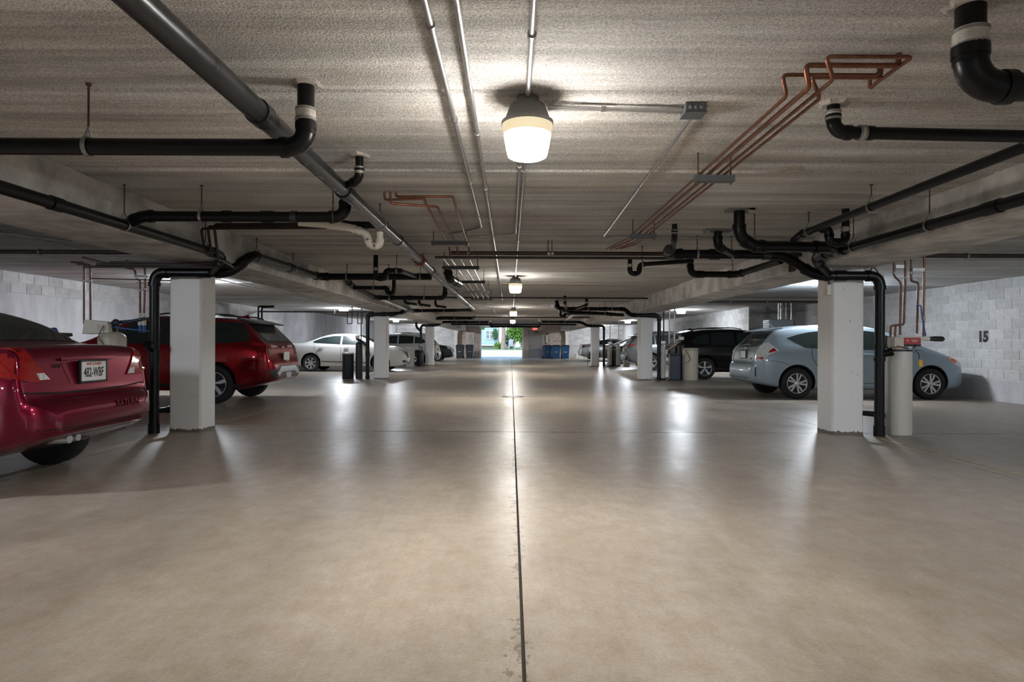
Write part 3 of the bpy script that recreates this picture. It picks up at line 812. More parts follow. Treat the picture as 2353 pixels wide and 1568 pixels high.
# trap and arms between the first two columns
p = atz(836, 568)
pipe('black trap hanging from the ceiling over the red crossover', [(p.x, p.y + 0.8, C), (p.x, p.y + 0.8, 2.115), (p.x + 0.15, p.y + 0.8, 2.115), (p.x + 0.15, p.y + 0.8, 2.24), (p.x + 0.36, p.y + 0.8, 2.235), (-1.62, 10.95, 2.27)], 0.036,
     name='trap_pipe', bands=[(0, 0.6, 0.05, CL)], hang=[(3, 0.8)], bend=1.8)
pipe('black stub between the main pipe and the second supply rack', [(-1.05, 10.6, 2.36), (-1.02, 10.6, 2.20), (-0.9, 11.2, 2.16)], 0.06, bands=[(1, 0.7, 0.2, BK)])
pipe('black arm with a ceiling riser between the first and second racks', [(-1.56, 15.2, C), (-1.56, 15.2, 2.2), (-3.2, 15.2, 2.2), (-3.34, 13.4, 2.34), (-3.34, 12.9, C)], 0.05,
     bands=[(1, 0.5, 0.12, BK), (1, 0.75, 0.1, BK)], hang=[(1, 0.3), (1, 0.8)])
pipe('black trap and arm hung beside the beam past the red crossover', [(-2.42, 13.3, C), (-2.42, 13.3, 2.16), (-2.56, 13.3, 2.16), (-2.56, 13.3, 2.27), (-3.26, 13.3, 2.27)], 0.04, name='trap_pipe', hang=[(3, 0.4)], bend=1.8)
pipe('light grey pipe hung along the beam towards the second column', [(-3.2, 15.3, 2.21), (-3.2, 19.6, 2.16)], 0.042, M['galv'], hang=[(0, 0.4), (0, 0.9)])
# second column
pipe('black drain stack and arm at the column by the white sedan nose', [(-4.47, 20.1, 0.0), (-4.47, 20.1, 2.03), (-3.62, 20.1, 2.03), (-3.36, 20.3, 2.2), (-3.36, 22.2, 2.25), (-1.86, 22.2, 2.27)], 0.058,
     bands=[(0, 0.38, 0.12, BK), (0, 0.03, 0.1, BK), (1, 0.6, 0.12, BK), (4, 0.5, 0.1, BK)], hang=[(3, 0.4), (4, 0.2), (4, 0.7)])
pipe('black branch feeding the stack arm at the white sedan column', [(-3.2, 19.6, 2.16), (-3.3, 20.0, 2.1), (-3.75, 20.1, 2.03)], 0.05)
line('black funnel line from the tall tank to the stack by the white sedan', [(-4.85, 20.3, 1.25), (-4.7, 20.15, 1.2), (-4.47, 20.1, 1.0)], 0.03, BK, 'supply_line', 'pipe', 0.03)
for k, (x, y) in enumerate(((-3.0, 18.2), (-2.7, 18.9), (-2.3, 19.6))):
    pipe('short black ceiling drop above the second column arm, %s of three' % ('nearest the beam', 'middle', 'farthest from the beam')[k], [(x, y, C), (x, y, 2.27), (x + 0.3, y + 0.2, 2.24)], 0.034, group='short ceiling drops')
# third column
pipe('black drain stack and arm at the column by the white crossover', [(-4.5, 32.2, 0.0), (-4.5, 32.2, 2.03), (-3.7, 32.2, 2.03), (-3.42, 32.2, 2.2), (-1.1, 32.2, 2.2)], 0.06, bands=[(0, 0.6, 0.2, BK), (3, 0.5, 0.2, BK)], hang=[(3, 0.3), (3, 0.8)])
pipe('black slanted branch into the stack by the white crossover', [(-4.75, 32.3, 2.2), (-4.75, 32.3, 1.95), (-4.5, 32.25, 1.7)], 0.05)
pipe('black arm with pale stub crossing before the third column', [(-3.3, 28.4, 2.22), (-1.7, 28.4, 2.24), (-1.55, 27.4, 2.26)], 0.055, bands=[(0, 0.4, 0.2, BK)], hang=[(0, 0.5)])
pipe('pale grey stub pipe hung ahead of the end wall notice board', [(-1.1, 32.2, 2.2), (-0.98, 31.2, 2.24)], 0.05, M['galv'])

# ---- supply racks along the aisle (copper bundle left of the lamps)
def trapeze(x0, x1, y, z, label, mat=None):
    r = thing('trapeze_hanger', label, 'hanger', (x0, y, z), group='trapeze hangers')
    MB().box2((x0, y - 0.022, z - 0.02), (x1, y + 0.022, z + 0.02)).box2((x0 + 0.004, y - 0.03, z - 0.026), (x1 - 0.004, y + 0.03, z - 0.02)).build('channel', mat or M['trapeze'], r)
    for x in (x0 + 0.025, x1 - 0.025): MB().tube([(x, y, z - 0.045), (x, y, CEIL + 0.005)], 0.006, seg=6).build('rod', M['rod'], r)
    return r
for k, y in enumerate((9.45, 11.66, 13.95, 16.2)):
    trapeze(-1.01, -0.47, y, 2.245, 'dark channel trapeze hanger on the copper rack beside the main pipe, %s' % ('nearest', 'second', 'third', 'farthest')[k])
    if k == 0: trapeze(-0.96, -0.52, 7.72, 2.335, 'grey channel trapeze hanger below the bent copper pipes')
for k, x in enumerate((-0.93, -0.83, -0.70, -0.58)):
    line('bright rack pipe beside the main pipe, %s from it' % ('nearest', 'second', 'third', 'farthest')[k], [(x, 8.6 + 0.1 * k, 2.285), (x, 16.9, 2.285)], 0.011, M['galv'], 'rack_pipe', 'pipe', 0, group='rack pipes')
q = atz(884, 440)
for k, (dx, x2, y2, zz) in enumerate(((0, -0.77, 5.75, 2.40), (0.05, -0.67, 5.95, 2.37), (0.1, -0.52, 5.80, 2.43))):
    line('bent copper pipe leaving the ceiling beside the main pipe, %s of three' % ('outer', 'middle', 'inner')[k], [(q.x + dx, q.y, C), (q.x + dx, q.y, zz), (x2, y2 - 0.1, zz), (x2, y2 + 0.1, zz - 0.02), (x2 - 0.02, 7.7, 2.37), (x2 - 0.02, 8.2, 2.37), (x2 - 0.02, 8.32, 2.27)], 0.0115, M['copper'], 'copper_pipe', 'pipe', 0.03, group='bent copper pipes')
# cross mains at the first column line
line('dark steel cross main spanning the aisle at the first columns', [(-0.78, 8.34, 2.30), (3.75, 8.34, 2.30)], 0.027, M['dark_steel'], 'cross_main', 'pipe', 0, straps=[(0, 0.05), (0, 0.28), (0, 0.29)], seg=14)
line('thinner dark cross pipe just under the steel cross main', [(-1.0, 8.42, 2.255), (2.2, 8.42, 2.255)], 0.018, M['dark_steel'], 'cross_pipe', 'pipe', 0)
hg = thing('pipe_hanger', 'double rod hanger holding the steel cross main over the aisle', 'hanger', (0.50, 8.34, 2.3))
for dx in (-0.025, 0.025):
    MB().tube([(0.5 + dx, 8.34, 2.24), (0.5 + dx, 8.34, C)], 0.006, seg=6).build('rod', M['rod'], hg)
    ring((0.5 + dx, 8.34, 2.295), (1, 0, 0), 0.031, 0.01).build('strap', M['strap'], hg)
for x0, x1, lab in ((-9.55, -4.3, 'dark sprinkler main crossing the bay over the maroon sedan'), (4.62, 9.85, 'dark sprinkler main crossing the bay over the blue wagon')):
    line(lab, [(x0, 8.75, 2.35), (x1, 8.75, 2.35)], 0.03, M['dark_steel'], 'sprinkler_main', 'pipe', 0, straps=[(0, 0.3), (0, 0.6)], seg=14)
line('dark sprinkler main crossing the bay behind the white sedan', [(WL + 0.05, 24.3, 2.30), (-4.3, 24.3, 2.30)], 0.03, M['dark_steel'], 'sprinkler_main', 'pipe', 0, straps=[(0, 0.25), (0, 0.55)])
line('dark sprinkler main crossing the bay behind the blue wagon roof', [(4.62, 18.2, 2.34), (9.85, 18.2, 2.34)], 0.03, M['dark_steel'], 'sprinkler_main', 'pipe', 0, straps=[(0, 0.3), (0, 0.5), (0, 0.8)])
for k, (px, lab) in enumerate(((594, 'thin black drop pipe by the block wall behind the red crossover, outer'), (602, 'thin black drop pipe by the block wall behind the red crossover, inner'))):
    a = at(px, 706, 22.6)
    line(lab, [(-8.3, 22.6, 2.40), (a.x, 22.6, 2.40 - 0.04 * k), (a.x, 22.6, 1.0)], 0.035, BK, 'drop_pipe', 'pipe', 0.05, group='drop pipes by the block wall')
for k, px in enumerate((798, 822)):
    a, b = at(px, 716, 21.5), at(px + 11, 744, 21.5)
    line('square loop of thin black pipe in front of the pale wall, %s' % ('outer', 'inner')[k], [(a.x, 21.5, a.z), (a.x, 21.5, b.z), (b.x, 21.5, b.z), (b.x, 21.5, a.z + 0.02), (b.x, 21.5, CEIL)], 0.014, M['dark_steel'], 'loop_pipe', 'pipe', 0.02, group='loop pipes')
line('dark cross pipe over the aisle at the second supply rack end', [(-3.4, 17.4, 2.37), (3.7, 17.4, 2.37)], 0.022, M['dark_steel'], 'cross_pipe', 'pipe', 0, straps=[(0, 0.35), (0, 0.62)])
line('dark cross main over the aisle before the end wall', [(-3.4, 36.5, 2.22), (3.7, 36.5, 2.22)], 0.045, M['black_pipe'], 'cross_main', 'pipe', 0, straps=[(0, 0.3), (0, 0.7)])
line('dark cross pipe high over the aisle beyond the third lamp', [(-3.4, 30.0, 2.36), (3.7, 30.0, 2.36)], 0.03, M['dark_steel'], 'cross_pipe', 'pipe', 0)
pipe('black cross arm over the aisle near the end wall', [(-1.3, 40.5, C), (-1.3, 40.5, 2.2), (1.8, 40.5, 2.2), (1.8, 40.5, C)], 0.06, hang=[(1, 0.3), (1, 0.7)])

# ---- conduits on the ceiling
zc = CEIL - 0.026
G = M['galv']
line('long silver conduit on the aisle ceiling, curving aside at the first columns', [(-0.338, -2.0, zc), (-0.338, 7.35, zc), (-0.75, 7.75, zc)], 0.0135, G, fillet=0.14, straps=[(0, 0.5), (0, 0.62), (0, 0.78), (0, 0.93)])
line('long silver conduit on the aisle ceiling running straight past the second lamp', [(-0.208, -2.0, zc), (-0.225, 9.0, zc), (-0.26, 19.4, zc)], 0.0135, G, fillet=0.1, straps=[(0, 0.55), (0, 0.68), (0, 0.8), (0, 0.9), (1, 0.4)])
line('silver conduit leading to the nearest jar lamp', [(0.08, -2.0, zc), (0.085, 3.40, zc)], 0.0135, G, straps=[(0, 0.93 - 0.05)], fillet=0)
line('silver conduit from the nearest lamp curving aside before the cross main', [(0.06, 3.65, zc), (0.055, 7.75, zc), (-0.55, 7.95, zc)], 0.0115, G, fillet=0.14, straps=[(0, 0.28), (0, 0.85)])
line('silver conduit from the nearest lamp to the second lamp', [(0.098, 3.65, zc), (0.085, 12.72, zc)], 0.0115, G, fillet=0, straps=[(0, 0.14), (0, 0.5), (0, 0.8)])
line('silver conduit from the second lamp to the third lamp', [(0.085, 13.0, zc), (0.085, 23.55, zc)], 0.0115, G, fillet=0, straps=[(0, 0.4)])
line('silver conduit beyond the third lamp', [(0.085, 23.85, zc), (0.085, 32.0, zc)], 0.0115, G, fillet=0)
b0 = atz(1593, 243)
for k, dy in enumerate((0.0, 0.035)):
    line('silver conduit from the nearest lamp to the grey junction box, %s of two' % ('near', 'far')[k], [(0.2, 3.58 + dy, zc), (b0.x - 0.04, b0.y + 0.03 - dy, zc)], 0.010, G, fillet=0, straps=[(0, 0.4)], group='conduits to the junction box')
jb = thing('junction_box', 'square grey steel junction box on the aisle ceiling', 'junction box', (b0.x + 0.03, b0.y, CEIL))
MB().bbox((b0.x, b0.y, CEIL - 0.026), (0.115, 0.115, 0.054), 0.003).build('case', M['channel'], jb)
MB().box((b0.x, b0.y, CEIL - 0.055), (0.122, 0.122, 0.004)).build('cover', M['channel'], jb)
for dx in (-0.03, 0.0, 0.03): MB().lathe((b0.x + dx, b0.y - 0.0575, CEIL - 0.028), [(0.0, -0.002), (0.011, -0.002), (0.011, 0.0)], 10, 'Y').build('knockout', M['lamp_metal'], jb)
line('silver conduit leaving the junction box towards the first columns', [(b0.x + 0.02, b0.y + 0.06, zc), (1.14, 7.95, zc), (3.74, 8.0, zc)], 0.0115, G, fillet=0.1, straps=[(0, 0.4)])
for x, lab in ((-6.35, 'thin silver conduit linking the lamps over the maroon sedan bay'), (5.78, 'thin silver conduit linking the lamps over the blue wagon bay')):
    line(lab, [(x + 0.2, -8.0, zc), (x + 0.2, 44.0, zc)], 0.012, G, fillet=0, straps=[(0, 0.25), (0, 0.45)])
line('wide silver conduit stub over the maroon sedan roof', [(-6.9, 6.0, 2.40), (-5.6, 8.2, 2.40)], 0.02, G, fillet=0)
db = MB().box((-0.72, 24.2, CEIL - 0.03), (0.14, 0.12, 0.06)).build('ceiling_box', M['lamp_metal'])
tag(db, 'small dark ceiling box beside the third lamp', 'junction box')
line('thin conduit linking the dark ceiling box to the third lamp', [(-0.65, 24.2, zc), (0.05, 24.0, zc)], 0.012, G, fillet=0)
line('short bright conduit running from the dark ceiling box to the end wall', [(-0.7, 24.3, zc), (-0.66, 28.5, zc)], 0.014, G, fillet=0)

# ---- right half of the aisle
pipe('very thick black drain pipe with a pale band at the ceiling corner nearest the camera', [(1.807, 2.54, C), (1.807, 2.54, 2.15), (3.74, 2.54, 2.15)], 0.054, bands=[(0, 0.42, 0.075, CL), (0, 0.63, 0.055, BK)], patch=True)
a = atz(1915, 238)
pipe('black drain arm with pale bands meeting the long beam-side pipe', [(a.x, a.y, C), (a.x, a.y, 2.315), (3.0, a.y, 2.295), (3.0, 6.72, 2.275), (2.96, 6.95, 2.14)], 0.034,
     bands=[(0, 0.42, 0.05, CL), (1, 0.13, 0.035, CL), (1, 0.17, 0.03, BK), (2, 0.02, 0.03, M['galv'])], hang=[(1, 0.9), (2, 0.57), (2, 0.93)], patch=True)
pipe('black drain pipe hung along the beam above the white softener', [(3.55, -2.0, 2.15), (3.55, 7.0, 2.15), (3.50, 7.35, 2.16), (3.62, 7.65, 2.13), (3.95, 8.0, 1.99)], 0.046,
     bands=[(0, 0.75, 0.16, BK), (0, 0.55, 0.1, BK)], hang=[(0, 0.83), (0, 0.965)])
pipe('thick black drain bend under a steel plate over the right of the aisle', [(2.26, 6.39, C), (2.26, 6.39, 2.20), (2.42, 6.45, 2.115), (3.25, 6.62, 2.135), (3.52, 6.98, 2.15)], 0.054, bands=[(2, 0.05, 0.1, BK)], hang=[(2, 0.02)])
pl = thing('ceiling_plate', 'dark steel plate and wood block round the thick black drain at the ceiling', 'plate', (2.26, 6.39, CEIL))
MB().box((2.26, 6.39, CEIL - 0.012), (0.26, 0.16, 0.02)).build('plate', M['lamp_metal'], pl)
MB().box((2.36, 6.34, CEIL - 0.03), (0.07, 0.06, 0.05)).build('block', M['patch'], pl)
pipe('black drain bend under a steel plate beside the cross main', [(2.42, 7.55, C), (2.42, 7.55, 2.275), (2.72, 7.95, 2.25)], 0.046)
pl = thing('ceiling_plate', 'dark steel plate round the black drain beside the cross main', 'plate', (2.42, 7.55, CEIL))
MB().box((2.42, 7.55, CEIL - 0.012), (0.30, 0.16, 0.02)).build('plate', M['lamp_metal'], pl)
MB().box((2.28, 7.50, CEIL - 0.035), (0.05, 0.05, 0.04)).build('block', M['patch'], pl)
b = atz(1550, 513)
pipe('slim black drop with a pale band left of the plated drains', [(b.x, b.y, C), (b.x, b.y, 2.31), (1.98, 7.92, 2.25)], 0.029, bands=[(0, 0.6, 0.05, CL)], patch=True)
pipe('black drain stack at the blue wagon column with a long overhead arm', [(4.58, 8.0, 0.0), (4.58, 8.0, 1.99), (3.78, 8.0, 1.99), (3.38, 8.0, 2.25), (1.95, 8.0, 2.25), (1.86, 7.6, 2.25)], 0.058,
     bands=[(0, 0.03, 0.14, BK), (0, 0.13, 0.05, BK), (0, 0.56, 0.06, BK), (0, 0.48, 0.05, BK), (1, 0.62, 0.14, BK), (3, 0.6, 0.12, BK), (3, 0.15, 0.1, CI)], hang=[(3, 0.45), (3, 0.75)])
pipe('small black cleanout branch on the stack by the white softener', [(4.58, 8.0, 1.01), (4.70, 7.95, 1.05)], 0.045, bands=[(0, 0.9, 0.05, BK)])
pipe('black floor branch between the stack and the column by the white softener', [(4.58, 8.0, 0.27), (4.46, 8.15, 0.27)], 0.034, collar=False)
pipe('black upright floor elbow behind the column by the white softener', [(4.40, 8.62, 0.0), (4.40, 8.62, 0.42), (4.52, 8.45, 0.30)], 0.05)
c = atz(1943, 478)
pipe('black trap with a pale band hung beside the beam over the white softener', [(c.x, c.y, C), (c.x, c.y, 2.135), (c.x - 0.16, c.y, 2.135), (c.x - 0.16, c.y, 2.265), (3.0, c.y, 2.278)], 0.036, name='trap_pipe', bands=[(0, 0.62, 0.05, CL)], bend=1.9, patch=True)
pipe('black trap hanging below the steel cross main', [(1.63, 8.85, 2.32), (1.63, 8.85, 2.10), (1.76, 8.85, 2.10), (1.76, 8.85, 2.225), (2.5, 8.85, 2.28)], 0.030, name='trap_pipe', bands=[(0, 0.5, 0.04, CL)], hang=[(3, 0.05)], bend=1.9)
pipe('black arm bending up to the beam behind the plated drains', [(2.64, 9.5, C), (2.64, 9.5, 2.165), (3.33, 9.5, 2.165), (3.56, 8.5, 2.24)], 0.046, bands=[(1, 0.25, 0.06, BK)], hang=[(1, 0.9)])
for k in range(4):
    line('thin dark supply pipe on the beam face by the wagon column, %s' % ('first', 'second', 'third', 'fourth')[k] , [(3.2, 8.46 + 0.05 * k, 2.36), (3.72, 8.46 + 0.05 * k, 2.36), (3.72, 8.46 + 0.05 * k, 2.10)], 0.013, M['dark_steel'], 'supply_pipe', 'pipe', 0.02, group='beam face supply pipes')
# copper bundle
ZB = 2.33
spec = [((1797, 172), (2022, 172), 0), ((1850, 150), (2066, 150), 1), ((1897, 130), (2098, 130), 2), ((1864, 178), (2020, 182), 3)]
xs_ = (1.325, 1.385, 1.452, 1.50)
wh = ('nearest the lamp', 'second from the lamp', 'third from the lamp, ending highest', 'farthest from the lamp')
for (pa, pb, k) in spec:
    a, b = atz(*pa, z=2.42), atz(*pb, z=2.42)
    end = V((b.x, 3.16, 2.42))
    pts = ([(end.x, end.y, C)] if k != 2 else [(1.80, 3.24, C), (1.80, 3.24, 2.42)]) + [end if k in (2,) else (b.x, a.y, 2.42)] + ([(b.x, a.y, 2.42)] if k == 2 else []) + [(a.x, a.y, 2.42), (xs_[k], a.y + 0.03, ZB), (xs_[k], 7.35 + 0.12 * k, ZB), (xs_[k] - 0.12, 8.2, 2.34)]
    if k in (0, 1, 3): pts[0] = (b.x, a.y, C)
    line('long copper pipe in the ceiling bundle, ' + wh[k], pts, 0.0095 if k != 1 else 0.0125, M['copper'], 'copper_pipe', 'pipe', 0.03, group='copper bundle')
for x0, x1, y, lab in ((1.285, 1.565, 4.53, 'grey channel trapeze hanger carrying the long copper bundle, near one'), (1.285, 1.565, 6.95, 'grey channel trapeze hanger carrying the long copper bundle, far one')):
    trapeze(x0, x1, y, ZB - 0.031, lab, M['channel'])
pt = atz(1808, 392)
tag(MB().lathe((pt.x, pt.y, CEIL), [(0.13, 0.004), (0.10, -0.006), (0.05, -0.008), (0.0, -0.008)], 12).build('ceiling_patch', M['patch']), 'round plaster patch on the ceiling right of the copper bundle', 'patch')
# second column, right
pipe('black drain stack and arm at the column by the black softener tanks', [(4.62, 20.1, 0.0), (4.62, 20.1, 2.03), (3.72, 20.1, 2.03), (3.55, 20.0, 2.22), (1.45, 20.0, 2.22), (1.40, 19.9, C)], 0.058,
     bands=[(0, 0.4, 0.12, BK), (0, 0.03, 0.1, BK), (1, 0.3, 0.12, BK), (3, 0.3, 0.12, BK), (3, 0.7, 0.12, BK)], hang=[(3, 0.2), (3, 0.55), (3, 0.9)])
pipe('lower black arm below the black softener tanks arm', [(3.6, 20.6, 2.06), (2.6, 20.6, 2.12), (1.8, 20.5, 2.14), (1.6, 19.6, 2.14)], 0.05, bands=[(0, 0.4, 0.15, BK), (1, 0.5, 0.12, BK)], hang=[(0, 0.6)])
for k, (px, py, dx) in enumerate(((1298, 680, 0.2), (1348, 686, -0.2))):
    d = atz(px, py)
    pipe('black ceiling drop above the long arm by the black tanks, %s the lamps' % ('nearer', 'farther from')[k], [(d.x, d.y, C), (d.x, d.y, 2.28), (d.x + dx, 19.9, 2.22)], 0.042, bands=[(0, 0.6, 0.06, CL)], group='drops above the far arm')
pipe('pale stub pipe pointing at the camera from the long arm by the black tanks', [(1.40, 20.0, 2.22), (1.22, 19.0, 2.24)], 0.055, M['galv'])
pipe('black trap below the long arm by the black tanks', [(1.72, 22.5, 2.3), (1.72, 22.5, 2.1), (1.88, 22.5, 2.1), (1.88, 22.5, 2.18), (3.4, 22.5, 2.22)], 0.04, name='trap_pipe', bend=1.9, hang=[(3, 0.2), (3, 0.8)])
pipe('pale slanted pipe between the second and third columns by the black tanks', [(2.35, 23.0, 2.24), (2.3, 26.5, 2.14)], 0.045, M['galv'], hang=[(0, 0.3), (0, 0.8)])
pipe('black drain stack and arm at the column by the slim cream tanks', [(4.65, 32.2, 0.0), (4.65, 32.2, 2.03), (3.85, 32.2, 2.03), (3.5, 32.2, 2.22), (1.5, 32.2, 2.23)], 0.06, bands=[(0, 0.6, 0.2, BK), (3, 0.5, 0.2, BK)], hang=[(3, 0.4), (3, 0.8)])
pipe('pale slanted pipe ahead of the exit sign', [(1.5, 32.2, 2.23), (1.35, 30.8, 2.25)], 0.05, M['galv'])
# ================================================================ cars
def pchip(P):
    xs = [p[0] for p in P]; ys = [p[1] for p in P]
    n = len(xs)
    h = [xs[i + 1] - xs[i] for i in range(n - 1)]
    d = [(ys[i + 1] - ys[i]) / h[i] for i in range(n - 1)]
    m = [0.0] * n
    m[0], m[-1] = d[0], d[-1]
    for i in range(1, n - 1):
        if d[i - 1] * d[i] > 0:
            w1, w2 = 2 * h[i] + h[i - 1], h[i] + 2 * h[i - 1]
            m[i] = (w1 + w2) / (w1 / d[i - 1] + w2 / d[i])
    def f(x):
        if x <= xs[0]: return ys[0]
        if x >= xs[-1]: return ys[-1]
        i = 0
        while x > xs[i + 1]: i += 1
        t = (x - xs[i]) / h[i]
        return ((1 + 2 * t) * (1 - t) ** 2 * ys[i] + t * (1 - t) ** 2 * h[i] * m[i] + t * t * (3 - 2 * t) * ys[i + 1] + t * t * (t - 1) * h[i] * m[i + 1])
    return f

def paint(name, col, metal=0.35, flake=0.0):
    return pbr(name, col, 0.30, metal=metal, coat=0.6, coat_rough=0.03, spec=0.12)

SEDAN_A = dict(L=4.70, wheel=(0.96, 3.58), tr=0.315, roof_z=1.46,
    top=[(0, .62), (.02, .66), (.06, .70), (.095, .725), (.11, .78), (.135, .93), (.155, 1.04), (.18, 1.085), (.24, 1.105), (.45, 1.115), (.60, 1.125), (.92, 1.29), (1.30, 1.41), (1.75, 1.46), (2.3, 1.47), (2.9, 1.42), (3.3, 1.27), (3.75, 1.04), (4.2, .95), (4.5, .85), (4.62, .72), (4.70, .58)],
    bot=[(0, .45), (.12, .40), (.4, .31), (.8, .22), (4.0, .2), (4.7, .32)],
    belt=[(0, .90), (1, .98), (3.7, .95), (4.7, .75)],
    half=[(0, .58), (.03, .68), (.08, .75), (.2, .81), (.5, .845), (1.0, .855), (3.8, .85), (4.3, .81), (4.55, .70), (4.7, .45)],
    roofw=[(0, .95), (.2, .92), (.55, .87), (.9, .79), (1.35, .71), (2.4, .70), (3.2, .76), (3.75, .86), (4.7, .88)])
SEDAN_B = dict(L=4.66, wheel=(0.98, 3.70), tr=0.335, roof_z=1.5,
    top=[(0, .60), (.03, .70), (.08, .80), (.12, .98), (.16, 1.08), (.3, 1.115), (.55, 1.13), (.8, 1.19), (1.3, 1.38), (1.8, 1.49), (2.3, 1.505), (2.8, 1.44), (3.2, 1.28), (3.62, 1.08), (3.75, 1.05), (4.2, .98), (4.45, .88), (4.58, .74), (4.66, .55)],
    bot=[(0, .36), (.3, .26), (.8, .2), (4.0, .2), (4.4, .22), (4.66, .30)],
    belt=[(0, .92), (1, 1.0), (3.7, .97), (4.66, .75)],
    half=[(0, .60), (.04, .72), (.12, .82), (.4, .90), (1.0, .925), (3.8, .925), (4.25, .88), (4.5, .76), (4.66, .5)],
    roofw=[(0, .95), (.3, .90), (.7, .82), (1.3, .72), (2.4, .70), (3.1, .76), (3.65, .87), (4.66, .88)])
CROSS = dict(L=4.56, wheel=(1.06, 3.70), tr=0.355, roof_z=1.65,
    top=[(0, .66), (.03, .76), (.07, .83), (.10, .92), (.13, 1.05), (.17, 1.13), (.30, 1.28), (.46, 1.45), (.54, 1.53), (.7, 1.575), (1.2, 1.63), (2.0, 1.65), (2.6, 1.60), (3.0, 1.46), (3.42, 1.20), (3.6, 1.14), (4.1, 1.08), (4.38, .97), (4.5, .82), (4.56, .62)],
    bot=[(0, .44), (.15, .38), (.5, .28), (.9, .23), (3.9, .23), (4.3, .26), (4.56, .36)],
    belt=[(0, 1.0), (1, 1.06), (3.6, 1.02), (4.56, .85)],
    half=[(0, .62), (.04, .74), (.12, .84), (.35, .90), (1.0, .925), (3.8, .925), (4.2, .87), (4.45, .74), (4.56, .55)],
    roofw=[(0, .95), (.15, .92), (.35, .84), (.6, .79), (1.2, .76), (2.5, .75), (3.1, .79), (3.5, .88), (4.56, .88)])
WAGON = dict(L=4.62, wheel=(0.91, 3.69), tr=0.326, roof_z=1.575,
    top=[(0, .58), (.025, .67), (.06, .73), (.09, .76), (.105, .82), (.125, .95), (.15, 1.04), (.28, 1.18), (.46, 1.38), (.54, 1.45), (.75, 1.495), (1.3, 1.555), (1.9, 1.575), (2.5, 1.54), (2.95, 1.42), (3.45, 1.20), (3.75, 1.07), (4.15, .93), (4.40, .80), (4.54, .66), (4.62, .48)],
    bot=[(0, .36), (.15, .31), (.5, .24), (.9, .19), (4.0, .19), (4.62, .26)],
    belt=[(0, .93), (1, 1.02), (3.6, .96), (4.62, .72)],
    half=[(0, .60), (.03, .70), (.09, .78), (.25, .85), (.6, .88), (1.0, .8875), (3.7, .8875), (4.15, .84), (4.42, .72), (4.62, .46)],
    roofw=[(0, .95), (.15, .92), (.35, .85), (.6, .79), (1.2, .74), (2.4, .73), (3.1, .78), (3.6, .88), (4.62, .88)])

